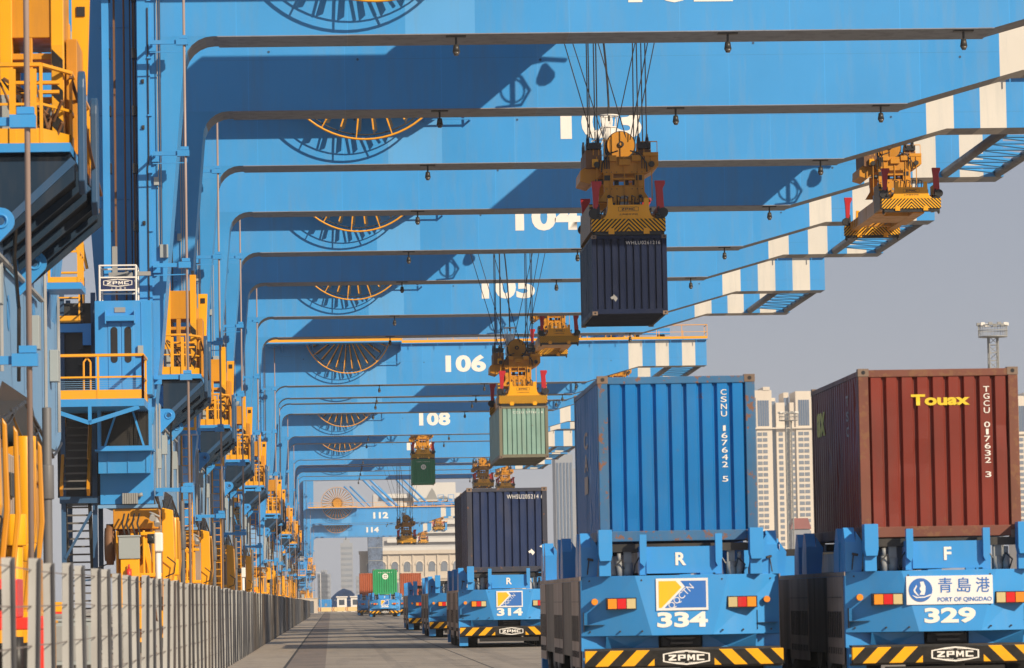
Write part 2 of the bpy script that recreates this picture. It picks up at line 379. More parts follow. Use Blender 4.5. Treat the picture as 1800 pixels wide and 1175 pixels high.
def make_leg(par, y0, top=34.0):
    X = lambda v: v+OX
    bm = NB()
    right = [(X(-5.27), 6.9), (X(-4.98), 9.4), (X(-4.6), 13.5), (X(-4.23), 17.7)]
    pts = [(X(-5.62), 6.9)]+right+fillet(X(-3.33), 17.72, .9, 180, 90, 6)+[(X(-3.2), ZG+.02), (X(-3.2), ZG+.03), (X(-4.2), ZG+.03), (X(-4.2), top), (X(-5.62), top)]
    prism(bm, pts, y0+.003, y0+2.295, 'y', 0, 1)
    # elevator-side back wall, set back, tapering towards the foot
    prism(bm, [(X(-6.85), 7.7), (X(-5.63), 7.7), (X(-5.63), top), (X(-7.25), top), (X(-7.25), 13.9), (X(-7.04), 10.8)], y0+2.0, y0+2.28, 'y', 2)
    for z in (8.9, 11.2, 13.9, 16.5, 19.2):
        box(bm, X(-6.9), X(-5.63), y0+1.96, y0+2.0, z, z+.04, 2)
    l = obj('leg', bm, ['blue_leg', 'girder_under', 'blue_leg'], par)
    # small tie lugs down the face
    bm = NB()
    for k in range(9):
        z = 9.2+k*1.75
        box(bm, X(-5.32), X(-5.2), y0-.12, y0, z, z+.05)
    # seam flat bars on the face
    box(bm, X(-5.62), X(-5.24), y0-.06, y0-.001, 7.7, 22)
    obj('face_plate', bm, 'blue', l)
    for x in (-5.02, -4.94):
        bm = NB(); tube(bm, (X(x), y0-.08, 12.2), (X(x), y0-.08, top-.5), .016, 5); obj('conduit', bm, 'galv', l)
    bm = NB(); box(bm, X(-5.0), X(-4.75), y0-.14, y0-.001, 11.9, 12.3); obj('junction_box', bm, 'grey_box', l, .01)
    for z in (9.9, 12.9, 15.8, 17.2):
        bm = NB(); box(bm, X(-5.5), X(-5.42), y0-.11, y0-.06, z, z+.12); tube(bm, (X(-5.46), y0-.16, z+.06), (X(-5.46), y0-.1, z+.06), .03, 8); obj('clamp', bm, 'steel_dark', l)
    bm = NB(); path(bm, [(X(-5.3), y0-.09, 19.5), (X(-5.3), y0-.09, 15.0), (X(-5.34), y0-.09, 14.6), (X(-5.34), y0-.09, 10.2)], .02, 5); obj('cable', bm, 'cable', l)
    bm = NB(); box(bm, X(-5.16), X(-5.02), y0-.1, y0-.001, 14.1, 14.35); obj('junction_box', bm, 'grey_box', l, .01)
    return l
def make_sill(par):
    X = lambda v: v+OX
    bm = NB()
    pr = [(1.0, 4.45), (0.0, 4.75), (0.0, 6.1), (.25, 7.55), (.8, 7.75), (21.6, 7.75), (22.4, 7.0), (22.4, 4.75), (21.4, 4.45), (16.5, 4.45), (14.5, 5.1), (8.0, 5.1), (6.0, 4.45)]
    prism(bm, pr, X(-6.87), X(-5.27), 'x', 0)
    box(bm, X(-6.95), X(-5.15), -.06, .001, 4.38, 4.48, 0)
    # haunch under the landing, throws the dark shape on the sill end
    prism(bm, [(X(-6.87), 6.15), (X(-5.3), 6.15), (X(-5.35), 5.4), (X(-6.87), 5.4)], -.9, 0.0, 'y', 1)
    for x in (-6.6, -6.0, -5.45): box(bm, X(x), X(x+.03), -.93, -.9, 5.4, 6.1, 1)
    s_ = obj('sill_beam', bm, ['blue_grey', 'blue_leg'], par)
    bm = NB()
    box(bm, X(-6.87), X(-5.27), -.02, .0, 4.5, 6.1); prism(bm, [(X(-5.27), 7.75), (X(-5.55), 7.75), (X(-5.55), 10.0), (X(-5.3), 10.0)], -.1, .2, 'y')
    obj('end_plate', bm, 'blue', s_)
    for (y, z, q) in ((2.2, 6.6, .34), (9.4, 6.3, .3), (15.2, 6.7, .28)):
        bm = NB(); disc(bm, (X(-5.262), y, z), q, .006, 12, 'x'); obj('touch_up_patch', bm, 'blue', s_)
    for (y, z, dx) in ((4.4, 7.35, .0), (11.5, 7.3, .0)):
        bm = NB(); x0 = X(-5.2)+dx
        pts = [(x0-.08, z-.6)]+fillet(x0+.22, z, .21, -50, 90, 8)+[(x0-.08, z+.21)]
        prism(bm, pts, y, y+.08, 'y'); ring(bm, (x0+.22, y-.01, z), .10, .022, 16, 5)
        disc(bm, (x0+.22, y-.002, z), .06, .012, 12, 'y', 1)
        obj('lug', bm, ['blue', 'blue_dark'], s_)
    for y, z0, z1 in ((.7, 4.6, 7.5), (2.9, 4.9, 7.6), (7.1, 5.2, 7.0), (12.8, 5.2, 7.6), (17.2, 4.6, 7.6), (20.8, 4.8, 7.4)):
        bm = NB(); path(bm, [(X(-5.2), y, z0), (X(-5.2), y, z1), (X(-5.26), y, z1+.08)], .032, 6); obj('pipe', bm, 'galv', s_)
    for y, z in ((1.4, 5.6), (5.9, 6.2), (14.2, 6.0), (19.2, 5.7)):
        bm = NB(); box(bm, X(-5.265), X(-5.1), y, y+.45, z, z+.6); obj('junction_box', bm, 'grey_box', s_, .01)
    for k, (ya, yb) in enumerate(((.2, 5.5), (4.0, 9.5), (8.5, 15.0), (14, 21))):
        bm = NB(); n_ = 7; path(bm, [(X(-5.17), ya+(yb-ya)*i/n_, 4.75-.05*k-.38*math.sin(math.pi*i/n_)) for i in range(n_+1)], .026, 5); obj('cable', bm, 'cable', s_)
    lad = NB()
    for x in (-5.12, -4.78): tube(lad, (X(x), 19.4, .4), (X(x), 19.4, 7.4), .028, 5)
    for i in range(22): tube(lad, (X(-5.12), 19.4, .6+i*.3), (X(-4.78), 19.4, .6+i*.3), .02, 4)
    obj('ladder', lad, 'yellow_rail', s_)
    bm = NB()
    path(bm, [(X(-5.22), 0, 4.7), (X(-5.16), 1.5, 4.4), (X(-5.16), 6, 4.35), (X(-5.2), 12, 4.95), (X(-5.16), 16, 4.5), (X(-5.1), 17.5, 4.2)], .035, 5)
    obj('cable', bm, 'cable', s_)
    return s_
def make_bogie(par, y0, front=True):
    X = lambda v: v+OX
    root = obj('bogie', bm_bogie(y0, front), ['yellow', 'orange_deep', 'steel_dark', 'grey_tube', 'taupe'], par, .02)
    for k, y in enumerate((y0+.2, y0+1.5, y0+2.8, y0+4.1)):
        bm = NB(); disc(bm, (X(-5.85), y, .38), .36, .2, 20, 'x'); disc(bm, (X(-5.85), y, .38), .42, .05, 20, 'x')
        obj('wheel', bm, 'steel_dark', root)
    if not front: return root
    bm = NB()
    for x in (-6.15, -6.02, -5.85, -5.7):
        path(bm, [(X(x), y0-.5, 4.2), (X(x-.06), y0-.75, 3.9), (X(x+.02), y0-.8, 3.6), (X(x), y0-.75, 3.45)], .028, 5)
    path(bm, [(X(-6.7), y0-.4, 2.7), (X(-6.95), y0-.45, 2.6), (X(-7.0), y0-.45, 2.35), (X(-6.7), y0-.4, 2.1)], .02, 5)
    path(bm, [(X(-4.9), y0-.3, 2.9), (X(-4.65), y0-.3, 2.7), (X(-4.7), y0-.3, 2.4), (X(-4.95), y0-.3, 2.3)], .02, 5)
    obj('hose', bm, 'cable', root)
    bm = NB(); box(bm, X(-6.3), X(-5.68), y0-1.1, y0-.75, 2.85, 3.52); box(bm, X(-6.33), X(-5.65), y0-1.13, y0-.72, 3.5, 3.55)
    obj('control_box', bm, 'grey_box', root, .01)
    bm = NB(); box(bm, X(-6.25), X(-5.7), y0-1.05, y0-.6, 1.2, 2.84); obj('box_stand', bm, 'yellow', root, .01)
    bm = NB(); tube(bm, (X(-6.0), y0-1.15, 2.2), (X(-6.0), y0-1.15, 2.55), .08, 10); tube(bm, (X(-6.0), y0-1.15, 2.55), (X(-6.0), y0-1.15, 2.68), .03, 8)
    obj('extinguisher', bm, 'red_bright', root)
    bm = NB(); disc(bm, (X(-6.62), y0+.1, 3.3), .62, .2, 24, 'x'); disc(bm, (X(-6.62), y0+.1, 3.3), .5, .3, 24, 'x')
    obj('hose_drum', bm, 'rusty', root)
    bm = NB(); tube(bm, (X(-5.34), y0-.5, 4.14), (X(-5.30), y0-.7, 4.05), .06, 10, 0, .10); tube(bm, (X(-5.22), y0-.5, 4.05), (X(-5.16), y0-.68, 3.86), .06, 10, 0, .10); tube(bm, (X(-5.4), y0-.45, 4.25), (X(-5.1), y0-.45, 4.1), .03, 6)
    obj('work_lamp', bm, 'galv', root)
    return root
def bm_bogie(y0, front):
    X = lambda v: v+OX
    bm = NB()
    if not front:
        box(bm, X(-6.5), X(-5.4), y0-.3, y0+3.6, 3.75, 4.36, 1); box(bm, X(-6.45), X(-5.5), y0-.2, y0+3.4, 2.35, 3.75, 1)
        box(bm, X(-6.3), X(-5.4), y0-.6, y0+5.0, .75, 1.35, 0); prism(bm, [(y0+.2, 2.35), (y0+3.8, 2.35), (y0+4.6, 1.3), (y0-.5, 1.3)], X(-6.2), X(-5.5), 'x', 1)
        for y in (y0+.85, y0+3.45): prism(bm, [(y-.9, .35), (y+.9, .35), (y+.55, 1.0), (y-.55, 1.0)], X(-6.25), X(-5.45), 'x', 0)
        return bm
    # head block, tapered side plates, ribs, equaliser beams
    box(bm, X(-6.5), X(-5.15), y0-.3, y0+1.6, 3.75, 4.36, 1)
    box(bm, X(-6.45), X(-5.42), y0+.45, y0+3.4, 2.35, 3.75, 1); box(bm, X(-6.0), X(-5.9), y0-.1, y0+.45, 2.35, 3.75, 0); box(bm, X(-6.4), X(-5.42), y0-.05, y0+.45, 2.9, 2.98, 1); tube(bm, (X(-5.55), y0+.1, 3.2), (X(-5.55), y0+.45, 3.2), .14, 12, 2); tube(bm, (X(-6.2), y0+.1, 3.3), (X(-6.2), y0+.45, 3.3), .1, 12, 2)
    prism(bm, [(X(-5.05), 4.38), (X(-4.72), 4.30), (X(-4.68), 2.9), (X(-4.92), 1.4), (X(-5.05), 1.2)], y0-.1, y0+.3, 'y', 0)
    for x in (-5.33, -5.62, -6.42):
        box(bm, X(x), X(x+.07), y0-.42, y0-.18, 2.1, 3.7, 0)
    box(bm, X(-5.75), X(-5.1), y0-.5, y0-.18, 3.55, 3.65, 0)
    box(bm, X(-6.6), X(-5.05), y0-.5, y0-.1, 2.3, 2.42, 0)
    prism(bm, [(X(-5.7), 3.6), (X(-5.5), 3.6), (X(-5.3), 2.5), (X(-5.3), 2.4), (X(-5.45), 2.4)], y0-.36, y0-.19, 'y', 0)
    box(bm, X(-6.3), X(-5.4), y0-.6, y0+5.0, .75, 1.35, 0)
    prism(bm, [(y0+.2, 2.35), (y0+3.8, 2.35), (y0+4.6, 1.3), (y0-.5, 1.3)], X(-6.2), X(-5.5), 'x', 1)
    for y in (y0+.85, y0+3.45): prism(bm, [(y-.9, .35), (y+.9, .35), (y+.55, 1.0), (y-.55, 1.0)], X(-6.25), X(-5.45), 'x', 0)
    for q, xr in ((3.3, -4.86), (6.0, -4.9), (9.4, -4.9), (12.0, -4.95)):
        prism(bm, [(X(xr-.07), 4.3), (X(xr), 4.2), (X(xr+.04), 2.9), (X(xr-.12), 1.4), (X(xr-.20), 1.4), (X(xr-.05), 2.9)], y0+q, y0+q+.14, 'y', 1)
    for q in (4.4, 7.4, 11.0):
        tube(bm, (X(-5.3), y0+q, 2.4), (X(-4.98), y0+q, 2.4), .2, 12, 2); box(bm, X(-5.35), X(-5.08), y0+q-.25, y0+q+.25, 3.2, 3.6, 2); tube(bm, (X(-5.05), y0+q+.4, 1.2), (X(-5.05), y0+q+.4, 3.9), .05, 6, 3)
    # motor, side ribs and grille plates towards the road
    tube(bm, (X(-5.35), y0+1.4, 1.5), (X(-4.95), y0+1.4, 1.5), .22, 12, 2); tube(bm, (X(-5.35), y0+2.8, 1.5), (X(-4.95), y0+2.8, 1.5), .22, 12, 2)
    box(bm, X(-5.4), X(-5.36), y0+2.0, y0+9.2, 1.5, 4.2, 2)
    for k in range(16): box(bm, X(-5.36), X(-5.12), y0+2.2+k*.42, y0+2.26+k*.42, 1.6, 3.9, 4)
    tube(bm, (X(-5.1), y0+10.2, 4.3), (X(-5.1), y0+10.2, 2.5), .19, 14, 0); tube(bm, (X(-5.1), y0+10.2, 2.5), (X(-5.1), y0+10.2, 2.2), .19, 14, 0, .1); tube(bm, (X(-4.98), y0+6.2, 2.9), (X(-4.98), y0+6.2, 2.4), .2, 12, 0); tube(bm, (X(-4.98), y0+6.2, 2.4), (X(-4.98), y0+6.2, .4), .14, 12, 0)
    tube(bm, (X(-4.9), y0+12.7, 4.9), (X(-4.9), y0+12.7, .2), .085, 10, 3); tube(bm, (X(-4.9), y0+12.7, 3.9), (X(-4.9), y0+12.7, 3.3), .12, 10, 3)
    return bm
def make_platform(par):
    X = lambda v: v+OX
    bm = NB()
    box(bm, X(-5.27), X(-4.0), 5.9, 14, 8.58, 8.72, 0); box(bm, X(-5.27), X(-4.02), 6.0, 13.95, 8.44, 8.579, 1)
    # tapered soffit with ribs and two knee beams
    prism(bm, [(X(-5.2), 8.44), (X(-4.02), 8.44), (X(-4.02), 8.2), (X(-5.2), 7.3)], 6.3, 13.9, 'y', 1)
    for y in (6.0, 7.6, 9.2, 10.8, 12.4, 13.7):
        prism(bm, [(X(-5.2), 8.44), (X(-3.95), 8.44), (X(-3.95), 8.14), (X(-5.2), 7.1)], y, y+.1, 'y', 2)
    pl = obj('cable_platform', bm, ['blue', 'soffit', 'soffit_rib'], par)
    bm = NB()
    rail(bm, [(X(-5.2), 5.95, 8.72), (X(-4.45), 5.95, 8.72), (X(-4.05), 7.0, 8.72), (X(-4.05), 13.9, 8.72)], 1.25, True, .8, .035, .24)
    for x in (-4.95, -4.62): box(bm, X(x), X(x+.1), 5.9, 6.0, 8.72, 9.9)
    obj('handrail', bm, 'yellow_rail', pl)
    # yellow reel tower
    bm = NB()
    for x in (-5.18, -4.36):
        box(bm, X(x), X(x+.2), 7.0, 7.25, 8.72, 11.95, 0)
        box(bm, X(x), X(x+.2), 8.6, 8.85, 8.72, 11.0, 1)
    box(bm, X(-4.8), X(-4.66), 7.05, 7.15, 8.72, 10.6, 1)
    box(bm, X(-5.16), X(-4.18), 7.04, 8.8, 10.55, 11.45, 1)
    box(bm, X(-5.16), X(-4.18), 7.06, 8.7, 10.2, 10.3, 1); box(bm, X(-5.16), X(-4.18), 7.1, 7.2, 9.5, 9.6, 1)
    box(bm, X(-5.1), X(-4.3), 7.3, 8.5, 8.72, 9.3, 1)
    for x in (-5.18, -4.36): box(bm, X(x+.05), X(x+.15), 7.1, 7.2, 11.95, 12.1, 2)
    box(bm, X(-4.16), X(-3.98), 7.6, 9.6, 8.72, 10.6, 1)
    for k in range(4): box(bm, X(-3.96), X(-3.9), 10.9+k*.35, 11.1+k*.35, 8.2, 9.7, 1)
    t = obj('reel_tower', bm, ['yellow', 'orange_deep', 'black'], pl, .012)
    bm = NB(); prism(bm, [(X(-4.16), 9.6), (X(-3.92), 9.9), (X(-3.86), 11.5), (X(-4.16), 11.5)], 9.2, 9.32, 'y', 0); box(bm, X(-4.08), X(-3.94), 9.17, 9.2, 11.2, 11.36, 1); obj('side_mast', bm, ['yellow', 'black'], t)
    bm = NB(); box(bm, X(-4.34), X(-4.17), 6.85, 7.0, 8.72, 10.4); obj('striped_post', bm, 'hazard_post', pl)
    bm = NB()
    for z in (9.0, 9.35): path(bm, [(X(-5.1), 6.7, z+.5), (X(-4.8), 6.6, z+.3), (X(-4.5), 6.7, z), (X(-4.3), 6.6, z-.2), (X(-4.15), 6.4, z+.1)], .03, 5, 0)
    tube(bm, (X(-4.9), 6.5, 9.6), (X(-4.2), 6.5, 9.6), .035, 6, 1); tube(bm, (X(-4.9), 6.5, 9.75), (X(-4.2), 6.5, 9.75), .035, 6, 1)
    disc(bm, (X(-4.62), 6.9, 9.15), .26, .2, 16, 'y', 0); disc(bm, (X(-4.9), 6.8, 9.3), .16, .25, 12, 'y', 2)
    obj('hose', bm, ['rusty', 'yellow_rail', 'steel_dark'], pl)
    for y in (6.7, 10.2):
        bm = NB(); pts = [(y, 8.2), (y+.3, 8.0), (y+.6, 8.2), (y+.6, 9.7)]+[(y+.3+.3*math.cos(R(q)), 9.7+.3*math.sin(R(q))) for q in (30, 60, 90, 120, 150)]+[(y, 9.7)]
        prism(bm, pts, X(-3.93), X(-3.82), 'x'); obj('fender', bm, 'blue_dark', pl, .02)
    # lower ladder frame beside the sill
    bm = NB(); rail(bm, [(X(-5.15), 17.6, 7.45), (X(-4.6), 17.6, 7.45), (X(-4.6), 18.8, 7.45)], 1.15, True, .7, .035, .1); obj('handrail', bm, 'yellow_rail', pl)
    bm = NB(); box(bm, X(-5.2), X(-4.55), 17.5, 18.9, 7.32, 7.44); obj('step_deck', bm, 'blue', pl)
    for (x, y, z, a_, b_, c_, mn) in ((-5.15, 6.3, 8.74, .35, .3, .8, 'grey_box'), (-4.6, 7.9, 8.74, .3, .5, .5, 'steel_dark'), (-5.1, 10.2, 8.74, .5, .9, 1.2, 'grey_box'), (-4.5, 11.6, 8.74, .35, .7, .9, 'blue_dark')):
        bm = NB(); box(bm, X(x), X(x+a_), y, y+b_, z, z+c_); box(bm, X(x+.04), X(x+a_-.04), y-.01, y, z+.06, z+c_-.06); obj('equipment_box', bm, mn, pl, .012)
    for k in range(5):
        bm = NB(); path(bm, [(X(-5.2+.1*k), 6.4, 9.9-.1*k), (X(-4.95+.1*k), 6.25, 9.35+.08*k), (X(-4.7+.08*k), 6.35, 9.0), (X(-4.5+.05*k), 6.9, 9.4)], .018, 5); obj('cable', bm, 'cable' if k % 2 else 'rusty', pl)
    bm = NB(); path(bm, [(X(-4.05), 6.95, 9.9), (X(-3.9), 8.2, 9.3), (X(-3.88), 9.5, 8.9), (X(-3.86), 12, 8.5)], .03, 5); obj('hose', bm, 'rusty', pl)
    for y in (5.98, 10):
        bm = NB(); bar(bm, (X(-3.95), y, 8.45), (X(-5.2), y, 7.3), .12, .12); obj('knee_brace', bm, 'blue_dark', pl)
    bm = NB(); tube(bm, (X(-5.18), 5.5, 7.0), (X(-5.18), 16, 7.0), .05, 6); obj('conduit', bm, 'galv', pl)
    bm = NB(); path(bm, [(X(-5.1), 6.2, 8.4), (X(-4.9), 6.5, 7.6), (X(-5.05), 8, 7.1), (X(-5.1), 9.5, 6.4), (X(-5.15), 10, 5.2)], .035, 5); obj('cable', bm, 'cable', pl)
    return pl
def make_conduit(par, px_=-4.17):
    X = lambda v: v+OX
    bm = NB(); tube(bm, (X(px_), -.95, .8), (X(px_), -.95, 24), .042, 8); c_ = obj('drain_pipe', bm, 'pipe', par)
    for k in range(7):
        z = 4.88+k*3.36
        x0 = -5.15 if z < 16 else -5.2
        bm = NB(); box(bm, X(x0), X(px_+.1), -1.0, -.9, z-.06, z+.06); bar(bm, (X(x0+.05), -.95, z), (X(x0+.02), .05, z), .06, .06); box(bm, X(x0-.06), X(x0+.16), -.2, .0, z-.16, z+.08)
        box(bm, X(px_-.24), X(px_+.12), -1.06, -.86, z-.09, z+.09); box(bm, X(px_-.14), X(px_+.1), -1.04, -.86, z+.1, z+.2)
        if k >= 2: bar(bm, (X(x0), -.95, z-.3), (X(px_+.05), -.95, z-.28), .03, .03); bar(bm, (X(px_+.04), -.95, z-.29), (X(px_+.04), -.95, z), .03, .03)
        obj('pipe_bracket', bm, 'blue', c_)
    return c_
def make_stairs(par):
    X = lambda v: v+OX
    bm = NB()
    # back frame (blue posts and cross ties)
    for x in (-8.06, -7.12):
        box(bm, X(x), X(x+.14), .2, .34, .0, 10.9, 0)
        box(bm, X(x), X(x+.14), 3.2, 3.34, .0, 10.9, 0)
    bar(bm, (X(-7.95), .2, 2.9), (X(-7.15), .2, 4.3), .06, .08); bar(bm, (X(-7.95), .2, 2.2), (X(-7.1), .2, 2.25), .06, .05)
    box(bm, X(-8.1), X(-6.9), .1, 3.4, 4.55, 4.75, 0); box(bm, X(-8.1), X(-6.9), .1, 3.4, 7.45, 7.6, 0)
    st = obj('stair_tower', bm, 'blue_dark', par)
    for (z0, z1, xl, xr, y0, y1, nm) in ((.1, 4.55, -7.95, -7.22, 2.8, .4, 'steel_dark'), (4.85, 7.45, -8.0, -7.2, -.6, 1.6, 'orange_deep'), (7.75, 10.9, -8.25, -7.45, 2.6, .6, 'steel_dark')):
        bm = NB(); n = round((z1-z0)/.24)
        for k in range(n):
            z = z0+(z1-z0)*(k+.5)/n; y = y0+(y1-y0)*(k+.5)/n
            box(bm, X(xl), X(xr), y-.13, y+.13, z-.025, z+.025, 0)
        for x in (xl, xr): bar(bm, (X(x), y0, z0), (X(x), y1, z1), .09, .3, 1)
        tube(bm, (X(xr), y0, z0+1), (X(xr), y1, z1+1), .03, 5, 1)
        obj('stair_flight', bm, ['tread', nm], st)
    bm = NB()
    for k in range(4): box(bm, X(-8.0+.02*k), X(-7.0), .4+.4*k, .45+.4*k, 7.8, 10.6)
    box(bm, X(-8.35), X(-6.9), 3.1, 3.15, 4.8, 10.6)  # dark sheet added behind the flights so the gaps between treads read dark
    for z in (8.2, 8.7, 9.2, 9.8, 10.3): box(bm, X(-7.5), X(-7.35), .1, .3, z, z+.25)
    obj('tray_and_backing', bm, 'steel_dark', st)
    bm = NB(); rail(bm, [(X(-8.25), .1, 10.0), (X(-7.45), .1, 10.0), (X(-7.45), 2.5, 10.0)], 1.5, True, .8, .035, .2); obj('handrail', bm, 'yellow_rail', st)
    bm = NB(); box(bm, X(-8.4), X(-7.2), .05, 3.0, 9.7, 9.95); box(bm, X(-7.35), X(-7.1), -.05, .1, 9.3, 9.95); obj('upper_landing', bm, 'blue', st)
    # yellow zigzag handrails of the flight above
    bm = NB()
    for d in (0, .35): tube(bm, (X(-8.1+d), .8, 14.2), (X(-7.35+d*.3), .8, 11.6+d*.2), .05, 5)
    for k in range(4): tube(bm, (X(-8.0+.18*k), .8, 14-.62*k), (X(-7.75+.14*k), .8, 14-.62*k-.15), .035, 5)
    path(bm, [(X(-7.4), .8, 11.5), (X(-7.35), .8, 12.4), (X(-7.6), .8, 12.7)], .035, 5)
    obj('handrail', bm, 'yellow_rail', st)
    return st
def make_elevator(par):
    X = lambda v: v+OX
    bm = NB()
    box(bm, X(-6.69), X(-6.48), .0, .25, 7.7, 26, 0); box(bm, X(-5.8), X(-5.64), 1.6, 1.9, 7.7, 26, 0)
    mast = obj('elevator_mast', bm, 'blue', par)
    bm = NB()
    for x in (-6.38, -5.80): box(bm, X(x), X(x+.06), .6, .75, 10.5, 26, 0)
    tube(bm, (X(-6.08), 1.2, 10.5), (X(-6.08), 1.2, 26), .03, 6, 0)
    for x in (-5.86, -5.7): tube(bm, (X(x), .5, 10.5), (X(x), .5, 26), .022, 5, 1)
    for k in range(9):
        z = 11+k*1.75
        for x in (-6.52, -5.74): box(bm, X(x-.06), X(x+.08), .1, .5, z, z+.3, 1)
    obj('guide_rail', bm, ['rusty', 'black'], mast)
    cab = obj('elevator_cab', bm_cab(), ['blue', 'blue', 'black'], par, .012)
    for x in (-6.42, -6.01):
        bm = NB(); pts = fillet(X(x+.1), 9.62, .1, 0, 180, 8)+fillet(X(x+.1), 8.75, .1, 180, 360, 8)
        prism(bm, pts, -1.735, -1.72, 'y', 0); obj('window', bm, 'black', cab)
    bm = NB(); box(bm, X(-6.3), X(-5.98), -1.725, -1.70, 10.15, 10.3); obj('name_plate', bm, 'grey', cab)
    bm = NB(); box(bm, X(-5.62), X(-5.46), -1.8, -1.7, 8.85, 9.15); obj('call_box', bm, 'grey_box', cab)
    bm = NB()
    for x in (-6.74, -5.66):
        for y in (-1.6, -.2): tube(bm, (X(x), y, 10.5), (X(x), y, 11.56), .03, 5)
    for z in (10.82, 11.2, 11.56):
        path(bm, [(X(-6.74), -1.6, z), (X(-5.66), -1.6, z), (X(-5.66), -.2, z), (X(-6.74), -.2, z), (X(-6.74), -1.6, z)], .028, 5)
    cg = obj('roof_cage', bm, 'white', cab)
    bm = NB(); box(bm, X(-6.7), X(-5.7), -1.59, -1.57, 10.82, 11.2); sg = obj('sign', bm, 'navy_sign', cab)
    emblem(sg, X(-6.2), 11.04, -1.60, .86, .24, 'white', 'white')
    for k in range(4): text('lettering', '上海振华'[k], sg, 'white', X(-6.38+.13*k), 10.85, -1.6, ht=.06, bold=.01)
    bm = NB(); box(bm, X(-6.5), X(-5.8), -1.0, -.5, 11.2, 11.4); box(bm, X(-5.66), X(-5.25), -1.0, -.8, 11.3, 11.42); box(bm, X(-6.4), X(-6.25), -.8, -.6, 11.4, 12.2)
    tube(bm, (X(-6.5), -1.1, 11.25), (X(-5.9), -1.1, 11.4), .03, 6)
    obj('roof_gear', bm, 'grey', cab)
    # landing with railing
    bm = NB(); box(bm, X(-8.0), X(-5.35), -4.0, 0, 7.25, 7.47)
    bar(bm, (X(-8.0), -3.95, 7.15), (X(-6.95), -3.95, 6.78), .1, .12); bar(bm, (X(-6.95), -3.95, 6.78), (X(-5.5), -3.95, 7.22), .1, .12)
    box(bm, X(-6.98), X(-6.88), -4.0, -3.9, 6.78, 7.25)
    ld = obj('landing', bm, 'blue', par)
    bm = NB(); rail(bm, [(X(-7.98), -3.97, 7.47), (X(-5.38), -3.97, 7.47)], 1.27, True, 1.3, .045, .26)
    rail(bm, [(X(-5.38), -3.97, 7.47), (X(-5.38), -.3, 7.47)], 1.27, True, 1.8, .045, .26)
    path(bm, [(X(-7.1), -3.9, 7.6), (X(-7.1), -3.9, 8.55), (X(-7.0), -3.9, 8.68), (X(-6.9), -3.9, 8.55), (X(-6.9), -3.9, 7.6)], .03, 5)
    obj('handrail', bm, 'yellow_rail', ld)
    bm = NB()
    for k in range(7): box(bm, X(-7.95), X(-5.4), -3.93, -3.92, 7.74+k*.06, 7.752+k*.06)
    obj('infill_wire', bm, 'blue_grey', ld)
    # machinery cage under the landing
    bm = NB()
    for x in (-6.87, -5.35): box(bm, X(x), X(x+.1), -1.3, -1.2, 6.1, 7.6)
    box(bm, X(-6.87), X(-5.25), -1.3, -1.2, 6.1, 6.2); box(bm, X(-6.95), X(-5.2), -1.35, 0, 6.05, 6.1)
    bar(bm, (X(-6.65), -1.25, 6.2), (X(-6.2), -1.25, 7.5), .06, .06); bar(bm, (X(-5.9), -1.25, 7.5), (X(-5.5), -1.25, 6.2), .06, .06)
    cgd = obj('machinery_cage', bm, 'blue', par)
    bm = NB()
    for k in range(26): box(bm, X(-6.8+k*.06), X(-6.79+k*.06), -1.2, -1.19, 6.2, 7.45)
    for k in range(20): box(bm, X(-6.85), X(-5.3), -1.19, -1.18, 6.22+k*.062, 6.23+k*.062)
    obj('mesh_panel', bm, 'steel_dark', cgd)
    bm = NB(); box(bm, X(-6.5), X(-5.9), -.9, -.4, 6.1, 7.1); tube(bm, (X(-5.75), -.8, 6.1), (X(-5.75), -.8, 7.2), .1, 10); box(bm, X(-6.8), X(-5.35), -.25, -.05, 6.1, 7.4)
    obj('hoist_motor', bm, 'steel_dark', cgd)
    bm = NB()
    for k in range(7): box(bm, X(-6.2+k*.067), X(-6.2+k*.067+.055), -.3, -.03, 4.5, 4.82)
    tube(bm, (X(-5.75), -.15, 4.75), (X(-5.6), -.15, 4.78), .06, 8)
    obj('resistor_box', bm, 'grey', cgd)
def bm_cab():
    X = lambda v: v+OX
    bm = NB()
    box(bm, X(-6.89), X(-5.21), -1.7, -.1, 7.7, 10.5, 0)
    box(bm, X(-6.5), X(-6.13), -1.72, -1.70, 7.72, 9.85, 0); box(bm, X(-6.1), X(-5.73), -1.72, -1.70, 7.72, 9.85, 0)
    box(bm, X(-6.55), X(-5.7), -1.95, -1.7, 9.88, 10.05, 0); box(bm, X(-6.58), X(-6.54), -1.95, -1.7, 9.8, 10.2, 0); box(bm, X(-5.72), X(-5.68), -1.95, -1.7, 9.8, 10.2, 0)
    box(bm, X(-5.52), X(-5.49), -1.72, -1.70, 7.72, 10.45, 0)
    return bm
